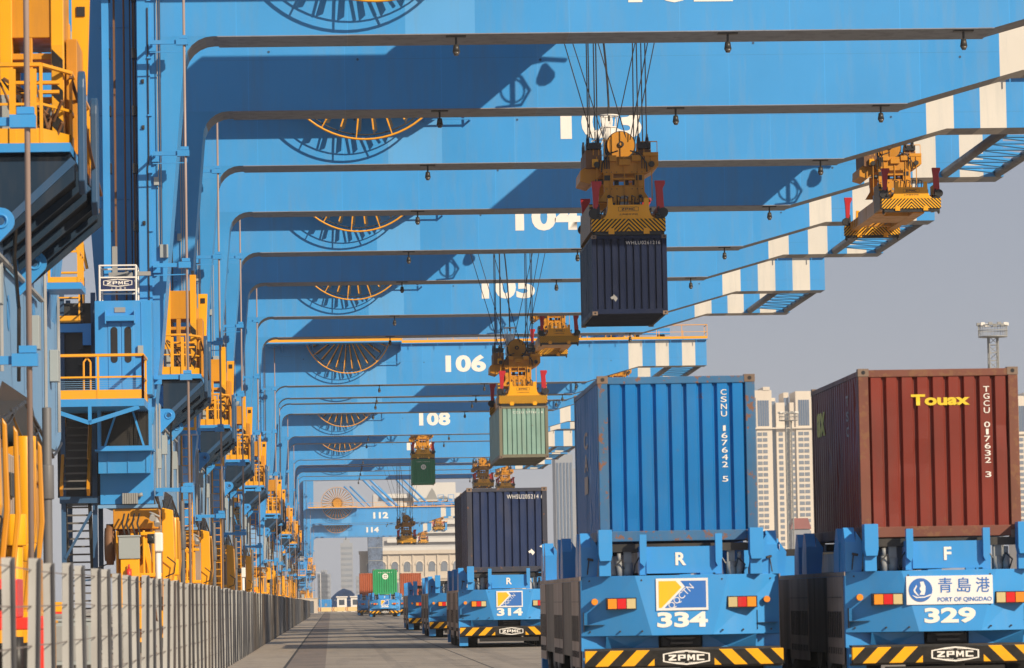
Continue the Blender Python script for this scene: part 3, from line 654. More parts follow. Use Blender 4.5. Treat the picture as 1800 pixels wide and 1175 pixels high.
def emblem(par, x, z, y, wd, ht, m_line, m_text, word='ZPMC'):
    """maker's plate: elongated hexagon outline with the word inside"""
    bm = NB(); t = ht*.085
    def hexa(k): return [(x-wd/2*k[0], z-ht*.27*k[1]), (x-wd/2*k[0], z+ht*.27*k[1]), (x-wd*.2*k[0], z+ht*.44*k[1]), (x, z+ht/2*k[1]), (x+wd*.2*k[0], z+ht*.44*k[1]), (x+wd/2*k[0], z+ht*.27*k[1]), (x+wd/2*k[0], z-ht*.27*k[1]), (x+wd*.2*k[0], z-ht*.44*k[1]), (x, z-ht/2*k[1]), (x-wd*.2*k[0], z-ht*.44*k[1])]
    o_, i_ = hexa((1, 1)), hexa((1-2.4*t/wd, 1-2.4*t/ht)); n = len(o_)
    A = [bm.verts.new((p[0], y, p[1])) for p in o_]; B = [bm.verts.new((p[0], y, p[1])) for p in i_]
    for k in range(n):
        j = (k+1) % n; bm.faces.new((A[k], A[j], B[j], B[k]))
    for sx in (-1, 1):
        for sz in (-1, 1): box(bm, x+sx*wd*.15-wd*.11, x+sx*wd*.15+wd*.11, y-.001, y+.001, z+sz*ht*.33-ht*.015, z+sz*ht*.33+ht*.015)
    obj('emblem', bm, m_line, par)
    return block_word(par, word, m_text, x, z-ht*.2, y-.001, wd*.76, ht*.4)
def make_walkway(par):
    X = lambda v: v+OX
    bm = NB()
    box(bm, X(-4.9), X(5.8), -3.0, -.02, ZT-.06, ZT+.04, 0); box(bm, X(5.8), X(30.1), -.3, -.02, ZT-.04, ZT+.03, 0)
    for x in (-3.6, -1.2, 1.4, 3.6, 5.75):
        prism(bm, [(-.0, ZT-.07), (-2.9, ZT-.07), (-.0, ZT-.6)], X(x), X(x+.06), 'x', 0)
    for x in (3.9, 5.7):
        box(bm, X(x), X(x+.06), -.36, -.3, ZT-1.5, ZT-.07, 0); box(bm, X(x), X(x+.05), -.36, -.02, ZT-1.55, ZT-1.48, 0)
    box(bm, X(3.9), X(5.76), -.36, -.28, ZT-1.52, ZT-1.48, 0)
    # small lattice platform at the leg end
    for k in range(5): bar(bm, (X(-4+k*.8), -.7, ZT-.1), (X(-3.6+k*.8), -.7, ZT-.95), .05, .05, 0)
    bar(bm, (X(-4), -.7, ZT-.95), (X(-.2), -.7, ZT-.95), .05, .06, 0)
    for k in range(12): box(bm, X(6.6+k*2.05), X(6.64+k*2.05), -.34, -.3, ZT-.3, ZT+.02, 0)
    wk = obj('walkway', bm, 'blue', par)
    bm = NB(); rail(bm, [(X(-4.6), -2.95, ZT+.04), (X(5.8), -2.95, ZT+.04)], 1.1, True, 2.0, .03, .26)
    rail(bm, [(X(5.9), -.28, ZT+.03), (X(30.05), -.28, ZT+.03), (X(30.05), 2.2, ZT+.03)], 1.1, True, 2.0, .03, .2)
    for k in range(5): box(bm, X(20.5+k*1.9), X(20.55+k*1.9), -.3, -.25, ZT, ZT+.7)
    obj('handrail', bm, 'yellow_rail', wk)
    return wk
def make_reel(par, xc=1.6, zc=22.9, rr=3.42):
    X = lambda v: v+OX
    bm = NB(); ring(bm, (X(xc), -1.1, zc), rr, .045, 64, 5); ring(bm, (X(xc), -.95, zc), rr*.945, .03, 64, 5, 'y', 1)
    n = 30
    for k in range(n):
        t = 2*math.pi*k/n; c_, s_ = math.cos(t), math.sin(t)
        tube(bm, (X(xc+.9*c_), -1.3, zc+.9*s_), (X(xc+(rr-.35)*c_), -1.14, zc+(rr-.35)*s_), .042, 4)
        prism(bm, [(X(xc+.8*c_-.05*s_), zc+.8*s_+.05*c_), (X(xc+rr*.9*c_-.16*s_), zc+rr*.9*s_+.16*c_), (X(xc+rr*.94*c_+.02*s_), zc+rr*.94*s_-.02*c_), (X(xc+.8*c_+.05*s_), zc+.8*s_-.05*c_)], -.97, -.93, 'y', 1)
        if k % 2 == 0: tube(bm, (X(xc+(rr-.35)*c_), -1.14, zc+(rr-.35)*s_), (X(xc+rr*c_), -1.1, zc+rr*s_), .03, 4)
    rl = obj('cable_reel', bm, ['yellow_rail', 'steel_dark'], par)
    bm = NB(); tube(bm, (X(xc), -1.15, zc), (X(xc), -.35, zc), .85, 32, 0, 1.2); disc(bm, (X(xc), -1.35, zc), .9, .25, 28, 'y', 1)
    obj('reel_drum', bm, ['rusty', 'orange_deep'], rl)
    return rl
def make_crane():
    root = thing('quay_crane', 'proto', 'crane', (-OX, 0, 0), 'quay cranes standing one behind the other along the road')
    X = lambda v: v+OX
    make_girder(root, 0, 2.3, 'girder_front'); make_girder(root, 18.8, 21.1, 'girder_rear')
    make_leg(root, 0); make_leg(root, 18.8)
    make_sill(root); make_bogie(root, .3); make_bogie(root, 16.4, False)
    make_platform(root); make_conduit(root); make_stairs(root); make_walkway(root); make_reel(root)
    bm = NB()
    for x in (27.4, 29.75): tube(bm, (X(x), 2.2, ZG+1.35), (X(x), 18.9, ZG+1.3), .2, 10)
    for k in range(7):
        y = 2.6+k*2.35; tube(bm, (X(27.4), y, ZG+1.35), (X(29.75), y+2.2, ZG+1.33), .07, 6, 1); tube(bm, (X(27.4), y, ZG+1.35), (X(29.75), y, ZG+1.33), .07, 6, 1)
    obj('end_tie', bm, ['grey_tube', 'blue'], root)
    for x0 in (13.2, 20.3):
        bm = NB()
        for d in (0, 1.5):
            tube(bm, (X(x0+d), 1.2, ZT), (X(x0+d-9.5), 1.2, ZT+9.6), .22, 10)
        obj('diagonal_stay', bm, 'blue', root)
    bm = NB()
    for x in (23.2, 25.4):
        for q in (x, x+1.2): box(bm, X(q), X(q+.12), 1.0, 1.12, ZT, ZT+2.6)
        box(bm, X(x), X(x+1.32), 1.0, 1.12, ZT+2.5, ZT+2.6); box(bm, X(x+.2), X(x+1.0), 1.1, 2.0, ZT, ZT+1.7)
    obj('winch_frame', bm, 'blue', root)
    return root
proto = make_crane()
ELEV = thing('elev_proto', 'x', 'x')      # filled then copied into the cranes that show one
make_elevator(ELEV)
CR = {101: 58, 102: 122.5, 103: 159, 104: 198.4, 105: 243, 106: 320.3, 107: 348.5, 108: 417, 109: 485, 110: 510.5, 111: 548, 112: 872, 114: 1042}
NOTE = {101: 'nearest blue quay crane with bright yellow cable tower, standing right behind the near fence',
        102: 'blue quay crane 102 with the elevator and yellow-railed landing beside the fence',
        103: 'blue quay crane numbered 103, its digits partly hidden behind the yellow spreader',
        104: 'blue quay crane numbered 104 in white on its girder',
        105: 'blue quay crane numbered 105 behind the ropes of the pale green container',
        106: 'blue quay crane numbered 106 with yellow walkway and full cable reel',
        107: 'blue quay crane 107, close behind the one numbered 106, its number mostly hidden',
        108: 'blue quay crane numbered 108, next beyond crane 107',
        109: 'blue quay crane 109, first of the three tightly spaced cranes beyond number 108',
        110: 'blue quay crane 110, middle of the three tightly spaced cranes beyond number 108',
        111: 'blue quay crane 111, last of the three tightly spaced cranes beyond number 108',
        112: 'distant blue quay crane numbered 112 with an orange reel against the sky',
        114: 'small blue quay crane numbered 114, last of the row above the road end'}
order = sorted(CR)
for i, n in enumerate(order):
    if n == 101:
        cr = dup(proto, None, skip=('girder', 'walkway', 'cable_reel', 'end_tie', 'diagonal_stay', 'winch_frame', 'ladder'))
    else:
        cr = dup(proto, None, skip=() if n >= 112 else ('diagonal_stay', 'winch_frame'))
    cr.location = (-OX, CR[n], 0); cr['label'] = NOTE[n]
    if n != 101:
        g = [k for k in bpy.data.objects if k.parent == cr and k.name.startswith('girder')][0]
        text('lettering', str(n), g, 'number_white', 10.9+OX, ZG+.88, -.012, wd=3.2, ht=1.36, bold=.045, spacing=1.04)
    if n in (102, 105, 107, 109, 112):
        for k in [k for k in list(bpy.data.objects) if k.parent == ELEV]: dup(k, cr)
def purge(o):
    for k in [k for k in list(bpy.data.objects) if k.parent == o]: purge(k)
    bpy.data.objects.remove(o)
purge(proto); purge(ELEV)

# ================================================================ CONTAINERS
def corr(bm, x0, x1, z0, z1, n, y, dep, axis='x', sgn=1, mi=0):
    """corrugated wall; axis x: wall in the XZ plane at y (recess +sgn*dep); axis y: wall in the YZ plane"""
    p = (x1-x0)/n; prof = []
    for k in range(n):
        b0 = x0+k*p
        prof += [(b0, dep), (b0+.07*p, dep*.98), (b0+.18*p, 0), (b0+.82*p, 0), (b0+.93*p, dep*.98)]
    prof.append((x1, dep))
    rows = 12; dents = [(random.uniform(x0, x1), random.uniform(z0, z1), random.uniform(.07, .2), random.uniform(-.012, .03)) for _ in range(int(4+(x1-x0)*2.5))]
    prev = None
    for i in range(rows+1):
        z = z0+(z1-z0)*i/rows; row = []
        for t, d in prof:
            dd = sum(h*math.exp(-((t-cx)**2+(z-cz)**2*.5)/(r_*r_)) for cx, cz, r_, h in dents) if 0 < i < rows and x0 < t < x1 else 0
            q = (t, y+sgn*(d+dd)) if axis == 'x' else (y+sgn*(d+dd), t)
            row.append(bm.verts.new((q[0], q[1], z)))
        if prev:
            for k in range(len(row)-1): bm.faces.new((prev[k], prev[k+1], row[k+1], row[k])).material_index = mi
        prev = row
CW, CH = 2.438, 2.591
def container(label, mat, loc, L=6.058, group=None, rim=None, rz=0, name='shipping_container'):
    root = thing(name, label, 'container', loc, group); root.rotation_euler.z = rz; rim = rim or mat
    h = CW/2; bm = NB()
    for sx in (-1, 1):
        for y in (0, L-.16):
            box(bm, min(sx*h, sx*(h-.15)), max(sx*h, sx*(h-.15)), y, y+.16, .12, CH-.12)
        box(bm, min(sx*h, sx*(h-.07)), max(sx*h, sx*(h-.07)), .16, L-.16, .04, .2); box(bm, min(sx*h, sx*(h-.06)), max(sx*h, sx*(h-.06)), .16, L-.16, CH-.11, CH-.03)
    for y in (0, L-.1):
        box(bm, -h+.15, h-.15, y+.0, y+.1, .03, .19); box(bm, -h+.15, h-.15, y, y+.08, CH-.13, CH-.02)
    for k in range(int(L/.45)): box(bm, -h+.07, h-.07, .3+k*.45, .36+k*.45, .05, .16)
    fr = obj('frame', bm, rim, root, .008)
    bm = NB(); corr(bm, -h+.15, h-.15, .19, CH-.13, 9, .018, .06); obj('end_wall', bm, mat, root)
    bm = NB(); corr(bm, -h+.15, h-.15, .19, CH-.13, 9, L-.018, .06, sgn=-1); obj('end_wall', bm, mat, root)
    for sx in (-1, 1):
        bm = NB(); corr(bm, .16, L-.16, .2, CH-.11, round((L-.32)/.278), sx*(h-.012), .036, 'y', -sx); obj('side_wall', bm, mat, root)
    bm = NB(); box(bm, -h+.05, h-.05, .1, L-.1, CH-.05, CH-.025); obj('roof', bm, mat, root)
    bm = NB(); box(bm, -h+.07, h-.07, .1, L-.1, .165, .19); obj('floor', bm, 'rusty', root)
    for sx in (-1, 1):
        for y in (-.006, L-.172):
            for z in (0, CH-.118):
                bm = NB(); x0, x1 = (sx*(h+.004), sx*(h-.162)); box(bm, min(x0, x1), max(x0, x1), y, y+.178, z, z+.118)
                if y < 0:
                    xm = (x0+x1)/2; pts = fillet(xm, z+.06, .032, 0, 360, 8)[:-1]; prism(bm, pts, y-.003, y-.001, 'y', 1)
                obj('corner_casting', bm, ['casting', 'black'], root)
    return root
def row_text(root, s_, mat, x, z, wd, ht, y=.016, bold=.0):
    return text('lettering', s_, root, mat, x, z, y, wd=wd, ht=ht, bold=bold, spacing=1.15)

# ================================================================ AGVs
AL = 12.6
def make_agv():
    root = thing('agv', 'proto', 'transport vehicle', (0, 0, 0), 'blue automated container carriers')
    W = 1.535
    bm = NB()
    T = [(-W, .40, 1.75), (-.72, 0, 1.75), (.72, 0, 1.75), (W, .40, 1.75)]; B = [(-W, .40, .83), (-.47, 0, .83), (.47, 0, .83), (W, .40, .83)]
    t = [bm.verts.new(p) for p in T]; b_ = [bm.verts.new(p) for p in B]
    for k in range(3): bm.faces.new((b_[k], b_[k+1], t[k+1], t[k]))
    tb = [bm.verts.new((-W, AL-.40, 1.75)), bm.verts.new((-.72, AL, 1.75)), bm.verts.new((.72, AL, 1.75)), bm.verts.new((W, AL-.40, 1.75))]
    bb = [bm.verts.new((-W, AL-.40, .83)), bm.verts.new((-.47, AL, .83)), bm.verts.new((.47, AL, .83)), bm.verts.new((W, AL-.40, .83))]
    for k in range(3): bm.faces.new((tb[k], tb[k+1], bb[k+1], bb[k]))
    bm.faces.new((t[0], t[1], t[2], t[3], tb[3], tb[2], tb[1], tb[0])); bm.faces.new((b_[3], b_[2], b_[1], b_[0], bb[0], bb[1], bb[2], bb[3]))
    bm.faces.new((b_[0], t[0], tb[0], bb[0])); bm.faces.new((b_[3], bb[3], tb[3], t[3]))
    for y0_, y1_, q in ((.42, .9, 1), (AL-.9, AL-.42, 1)):
        box(bm, -W, -.34, y0_, y1_, .6, .829); box(bm, .34, W, y0_, y1_, .6, .829); box(bm, -.34, .34, y0_+.25, y1_, .6, .829, 1)
    for sx in (-1, 1):
        v = [bm.verts.new(p) for p in ((sx*1.16, .26, .825), (sx*.75, .415, .64), (sx*1.16, .415, .64))]; w_ = bm.verts.new((sx*.42, .415, .82))
        for q in ((v[0], v[1], v[2]), (v[0], w_, v[1])): bm.faces.new(q)
        for y_ in (0, AL-.4): box(bm, min(sx*1.53, sx*1.27), max(sx*1.53, sx*1.27), .1+y_, .38+y_, .06, .599)
    ch = obj('chassis', bm, ['blue_agv', 'black'], root, .006)
    bm = NB(); box(bm, -1.2, 1.2, .6, AL-.6, .45, .82); box(bm, -1.52, 1.52, -.1, .3, .34, .37); box(bm, -1.5, 1.5, -.05, .3, .61, .64)
    for y_ in (.55, AL-.75): box(bm, -.9, .9, y_, y_+.2, .18, .3, 1)
    obj('underframe', bm, ['steel_dark', 'grey'], root)
    for y_ in (-.22, AL+.1):
        bm = NB(); box(bm, -1.52, 1.52, y_, y_+.12, .37, .61); bp = obj('bumper', bm, 'hazard_agv', root, .008)
        if y_ < 0: emblem(bp, .03, .49, y_-.006, .72, .225, 'number_white', 'number_white')
    for sx in (-1, 1):
        bm = NB(); x0, x1 = sorted((sx*1.50, sx*1.18)); y_ = .40*(1.18-.72)/(W-.72)
        box(bm, x0, x1, y_, .42, 1.0, 1.004); box(bm, x0, x0+.004, y_+.02, .42, .9, 1.2); obj('panel_gap', bm, 'steel_dark', ch)
        bm = NB(); box(bm, sx*1.42-.03, sx*1.42+.03, .3, .4, .5, .62); obj('reflector', bm, 'lamp_red', ch)
    for x in (-1.4, -.95, -.62, .62, .95, 1.4):      # bolt heads on the end panels
        yf = .40*max(0, abs(x)-.6)/(W-.6)+.005
        for z in (.9, 1.68):
            bm = NB(); tube(bm, (x, yf-.02, z), (x, yf+.05, z), .014, 8); obj('bolt', bm, 'steel_dark', ch)
    for sx in (-1, 1):
        bm = NB(); path(bm, [(sx*.97, .3, 1.76), (sx*1.0, .2, 1.9), (sx*.9, .22, 2.0), (sx*.86, .3, 1.86)], .012, 5); obj('hose', bm, 'cable', ch)
        bm = NB(); path(bm, [(sx*.72, .3, 1.76), (sx*.7, .18, 1.92), (sx*.62, .2, 2.05)], .012, 5); obj('hose', bm, 'cable', ch)
        bm = NB(); tube(bm, (sx*1.42, .3, 2.02), (sx*1.34, .26, 2.0), .02, 6); tube(bm, (sx*1.4, .34, 2.0), (sx*1.43, .3, 1.78), .01, 5); obj('position_sensor', bm, 'steel_dark', ch)
    bm = NB(); box(bm, -.30, .30, .36, .5, .66, .80, 0); prism(bm, [(-.24, .80), (.24, .80), (.16, .765), (-.16, .765)], .2, .35, 'y', 1); box(bm, -.17, .17, .22, .35, .69, .72, 1)
    obj('sensor', bm, ['black', 'lamp_glass'], ch)
    for sx in (-1, 1):
        bm = NB(); xa, xb = sorted((sx*1.16, sx*.70))
        yf = lambda x: .28*(abs(x)-.72)/(W-.72) if abs(x) > .72 else 0
        box(bm, xa, xb, .02, .3, 1.235, 1.415); tl = obj('taillight', bm, 'black', root)
        for k, mn in enumerate(('amber', 'lamp_red', 'lamp_cream')):
            bm = NB(); x0 = 1.14-k*.145; xc, xd = sorted((sx*x0, sx*(x0-.135))); box(bm, xc, xd, .008, .02, 1.25, 1.4); obj('lens', bm, mn, tl)
        bm = NB(); tube(bm, (sx*1.33, .34, 1.36), (sx*1.33, .2, 1.36), .05, 12); obj('marker_lamp', bm, 'amber', root)
        # corner stops, inner posts, cylinders
        bm = NB(); xa, xb = sorted((sx*1.27, sx*1.06))
        prism(bm, [(xa, 2.46), (xb, 2.46), (xb, 2.08), (xb-.02, 1.98), (xa+.02, 1.98), (xa, 2.08)], -.02, .26, 'y'); box(bm, xa+.01, xb-.02, .08, .24, 1.75, 1.979)
        obj('corner_stop', bm, 'blue_agv', root, .006)
        bm = NB(); xa, xb = sorted((sx*.635, sx*.53)); prism(bm, [(xa, 2.38), (xb, 2.38), (xb, 2.0), ((xa+xb)/2+sx*-.02, 1.88), (xa, 1.95)], .0, .12, 'y'); box(bm, xa, xb, .12, .5, 1.76, 2.2)
        obj('guide_post', bm, 'blue_agv', root)
        bm = NB(); tube(bm, (sx*.93, .35, 1.75), (sx*.93, .35, 1.98), .055, 10); tube(bm, (sx*.93, .35, 1.98), (sx*.93, .35, 2.1), .035, 10); tube(bm, (sx*.80, .4, 1.75), (sx*.80, .4, 1.95), .085, 12); box(bm, sx*.8-.06, sx*.8+.06, .34, .46, 1.95, 2.15)
        obj('lift_cylinder', bm, 'grey', root)
        for y_ in (.35, 1.15, 5.4, 6.5, 10.8, 11.6):
            bm = NB(); x0, x1 = sorted((sx*1.52, sx*1.36))
            prism(bm, [(y_, 1.75), (y_, 2.2), (y_+.18, 2.42), (y_+.3, 2.42), (y_+.62, 2.05), (y_+.66, 1.75)], x0, x1, 'x')
            A = [bm.verts.new(p) for p in ((sx*1.36, y_, 1.75), (sx*1.36, y_, 2.36), (sx*1.24, y_, 2.18), (sx*1.28, y_, 1.75))]; bm.faces.new(A if sx < 0 else A[::-1])
            bm.faces.new([bm.verts.new(p) for p in ((sx*1.36, y_, 2.36), (sx*1.24, y_, 2.18), (sx*1.24, y_+.3, 2.18), (sx*1.36, y_+.3, 2.36))])
            obj('guide_plate', bm, 'blue_agv', root)
        # side panels with wheel arches and louvres
        for (ya, yb) in ((.55, 2.4), (5.0, 7.6), (10.2, 12.05)):
            bm = NB(); x0, x1 = sorted((sx*1.536, sx*1.56)); prism(bm, [(ya, .35), (yb, .35), (yb, 1.68), (ya, 1.68)], x0, x1, 'x', 0)
            x2, x3 = sorted((sx*1.56, sx*1.568)); n = int((yb-ya)/.22)
            for k in range(n):
                box(bm, x2, x3, ya+.1+k*.22, ya+.22+k*.22, .75, 1.15, 1)
                box(bm, x2, x3, ya+.1+k*.22, ya+.15+k*.22, .5, .6, 1)
            box(bm, x2, x3, ya+.05, yb-.05, 1.36, 1.37, 1)
            obj('side_panel', bm, ['taupe', 'black'], root)
        bm = NB(); x0, x1 = sorted((sx*1.536, sx*1.55)); box(bm, x0, x1, .3, AL-.3, 1.69, 1.75, 0)
        box(bm, x0, x1, 2.42, 4.98, .5, 1.68, 1); box(bm, x0, x1, 7.62, 10.18, .5, 1.68, 1)
        obj('skirt', bm, ['taupe', 'black'], root)
    for sx in (-1, 1):
        for y_ in (1.25, 3.1, 4.4, 8.2, 9.5, AL-1.25):
            bm = NB(); disc(bm, (sx*1.2, y_, .5), .5, .5, 24, 'x', 0); wl = obj('wheel', bm, 'rubber', root, .03)
            bm = NB(); disc(bm, (sx*1.44, y_, .5), .27, .05, 16, 'x', 0); obj('rim', bm, 'grey', wl)
    bm = NB(); box(bm, -.53, .53, .1, .2, 1.78, 2.19); box(bm, -.6, .6, .2, AL-.2, 1.8, 2.12, 1)
    for x in (-.62, .5): disc(bm, (x+.06, .09, 2.12), .07, .03, 12, 'y', 0)
    obj('lift_table', bm, ['blue_agv', 'steel_dark'], root)
    for y_ in (.3, 5.7, 6.5, 11.9):
        bm = NB(); box(bm, -1.15, 1.15, y_, y_+.35, 2.12, 2.24); obj('support_beam', bm, 'steel_dark', root)
    return root
agv0 = make_agv()
def q_logo(root, x0, x1, z0, z1, y):
    bm = NB(); box(bm, x0, x1, y, y+.01, z0, z1); lg = obj('company_logo', bm, 'sign_white', root)
    w_, h_ = x1-x0, z1-z0; m = .035
    bm = NB(); bm.faces.new([bm.verts.new((x0+p[0]*w_, y-.003, z0+p[1]*h_)) for p in ((.05, .08), (.10, .08), (.49, .72), (.38, .92), (.05, .92))]); obj('yellow_field', bm, 'logo_yellow', lg)
    bm = NB(); bm.faces.new([bm.verts.new((x0+p[0]*w_, y-.003, z0+p[1]*h_)) for p in ((.20, .08), (.96, .08), (.96, .92), (.47, .92), (.56, .74), (.16, .08))]); obj('blue_field', bm, 'logo_blue', lg)
    text('lettering', 'QQCTN', lg, 'sign_white', x0+.53*w_, z0+.33*h_, y-.006, wd=.60*w_, ht=.15*w_, bold=.0, rot=R(43))
    return lg
def agv(label, x, y, num=None, logo=None, letter=None):
    o = dup(agv0); o.location = (x, y, 0); o['label'] = label
    if letter: text('lettering', letter, o, 'number_white', -.0, 1.90, .09, ht=.2, bold=.03)
    if num: text('lettering', num, o, 'number_white', .0, .95, -.008, wd=.78, ht=.235, bold=.04)
    if logo == 'q': q_logo(o, -.40, .40, 1.21, 1.70, -.02)
    if logo == 'port':
        bm = NB(); box(bm, -.655, .655, -.02, .0, 1.235, 1.665); pn = obj('port_sign', bm, 'sign_white', o)
        bm = NB(); disc(bm, (-.44, -.024, 1.455), .178, .006, 40); obj('roundel', bm, 'logo_blue', pn)
        bm = NB()
        def poly(pts): bm.faces.new([bm.verts.new((-.44+p[0]*.178, -.031, 1.455+p[1]*.178)) for p in pts])
        poly([(-.05, .68), (.25, .72), (.42, .3), (.4, -.15), (.3, -.42), (-.12, -.4), (.05, -.15), (-.1, .1), (.02, .35)])
        poly([(-.35, .45), (-.62, .0), (-.55, -.2), (-.3, -.45), (-.12, -.5), (-.3, -.3), (-.48, -.02), (-.3, .3)])
        poly([(-.75, -.42), (-.3, -.58), (.3, -.56), (.92, -.32), (.85, -.48), (.3, -.66), (-.4, -.68)])
        obj('sail_mark', bm, 'sign_white', pn)
        for k, ch in enumerate('青島港'): text('lettering', ch, pn, 'logo_blue', -.065+k*.285, 1.41, -.026, wd=.21, ht=.225, bold=.004)
        text('lettering', 'PORT OF QINGDAO', pn, 'logo_blue', .225, 1.265, -.026, wd=.82, ht=.075, bold=.012)
    return o
ZC = 2.25
a1 = agv('blue carrier numbered 334 under the bright blue container', 5.38, 62.3, '334', 'q', 'R')
a2 = agv('blue carrier numbered 329 under the maroon container', 9.31, 61.0, '329', 'port', 'F')
a3 = agv('blue carrier numbered 314 under the navy container', 5.39, 123.0, '314', 'q', 'R')
agv('first empty blue carrier standing behind carrier 314', 5.39, 161, '318', 'q', 'R')
agv('second empty blue carrier behind carrier 314, farther down the lane', 5.39, 204, '320', 'q', 'R')
agv('distant blue carrier loaded with the light green container', 5.45, 414, '306', 'q', 'F')
agv('blue carrier with orange container, half hidden behind the light green container\'s carrier', 4.6, 465, '309', 'q', 'F')
agv('distant blue carrier in the outer lane with an orange-brown container', 9.3, 474, '311', 'q', 'F')
agv('empty blue carrier hidden behind carrier 329, seen in the gap beside the blue container', 9.31, 80, '325', 'q', 'R')
purge(agv0)
c1 = container('bright blue container with rust scrapes on carrier 334', 'c_blue', (5.38, 62.6, ZC), rim='rim_blue', group='containers riding on carriers')
stacked('CSNU 167642 5', c1, 'number_white', .735, 2.36, .010, .085, .115, .112)
c2 = container('maroon container with yellow lettering on carrier 329', 'c_maroon', (9.26, 61.3, ZC-.02), rim='rim_maroon', group='containers riding on carriers')
stacked('TGCU 017632 3', c2, 'number_white', .735, 2.30, .010, .085, .115, .108)
text('lettering', 'Touax', c2, 'text_yellow', .03, 2.02, .008, wd=.90, ht=.17, bold=.04)
c3 = container('navy container with white serial number on carrier 314', 'c_navy', (5.38, 123.4, ZC), rim='rim_navy', group='containers riding on carriers')
row_text(c3, 'WHSU205214 6', 'number_white', .55, 2.24, 1.1, .13)
container('second navy container on carrier 314, behind the first', 'c_navy_shade', (5.38, 129.6, ZC), group='containers riding on carriers')
c4 = container('light green container with round white emblem on a distant carrier', 'c_green', (5.52, 414.3, ZC), group='containers riding on carriers')
container('orange container half hidden behind the light green one on the fence side', 'c_orange', (4.5, 465.3, ZC), group='containers riding on carriers')
container('orange-brown container on the distant outer-lane carrier beside the stone hall', 'c_orange', (9.3, 474.3, ZC), group='containers riding on carriers')
def flower(root, x, z, rr, y=.012):
    bm = NB(); disc(bm, (x, y, z), rr, .006, 20); em = obj('round_emblem', bm, 'number_white', root)
    bm = NB(); 
    for k in range(4):
        t = R(45+90*k); disc(bm, (x+rr*.42*math.cos(t), y-.006, z+rr*.42*math.sin(t)), rr*.2, .004, 10)
    obj('emblem_dots', bm, 'c_dkgreen', em)
flower(c4, .02, 1.85, .3); row_text(c4, 'EISU 911032 4', 'number_white', 0, 2.2, 1.4, .1)
def sticker(root, x, z, s_, mat='number_white'):
    bm = NB(); bm.faces.new([bm.verts.new((x+p[0]*s_, .012, z+p[1]*s_)) for p in ((-.5, .1), (-.1, .3), (-.05, .5), (.4, .1), (.5, -.1), (.2, -.5), (-.1, -.1), (-.3, -.2))]); obj('sticker', bm, mat, root)
sticker(c3, .72, .62, .2); sticker(c3, 1.02, .78, .1)
def side_text(root, s_, mat, y0, ztop, lh, lw, pitch):
    for i, ch in enumerate(s_):
        if ch != ' ':
            text('lettering', ch, root, mat, -y0, ztop-i*pitch-lh, -CW/2+.002, wd=lw, ht=lh, bold=.03, flip='side')
side_text(c1, '◆CSI+', 'taupe', 3.6, 1.95, .26, .8, .33) if False else side_text(c1, 'CAI', 'taupe', 3.2, 1.85, .28, .9, .36)
side_text(c2, 'TSC', 'taupe', 1.4, 2.25, .16, .3, .24); text('lettering', 'ax', c2, 'text_yellow', -4.8, 1.75, -CW/2+.002, wd=1.1, ht=.4, bold=.05, flip='side')

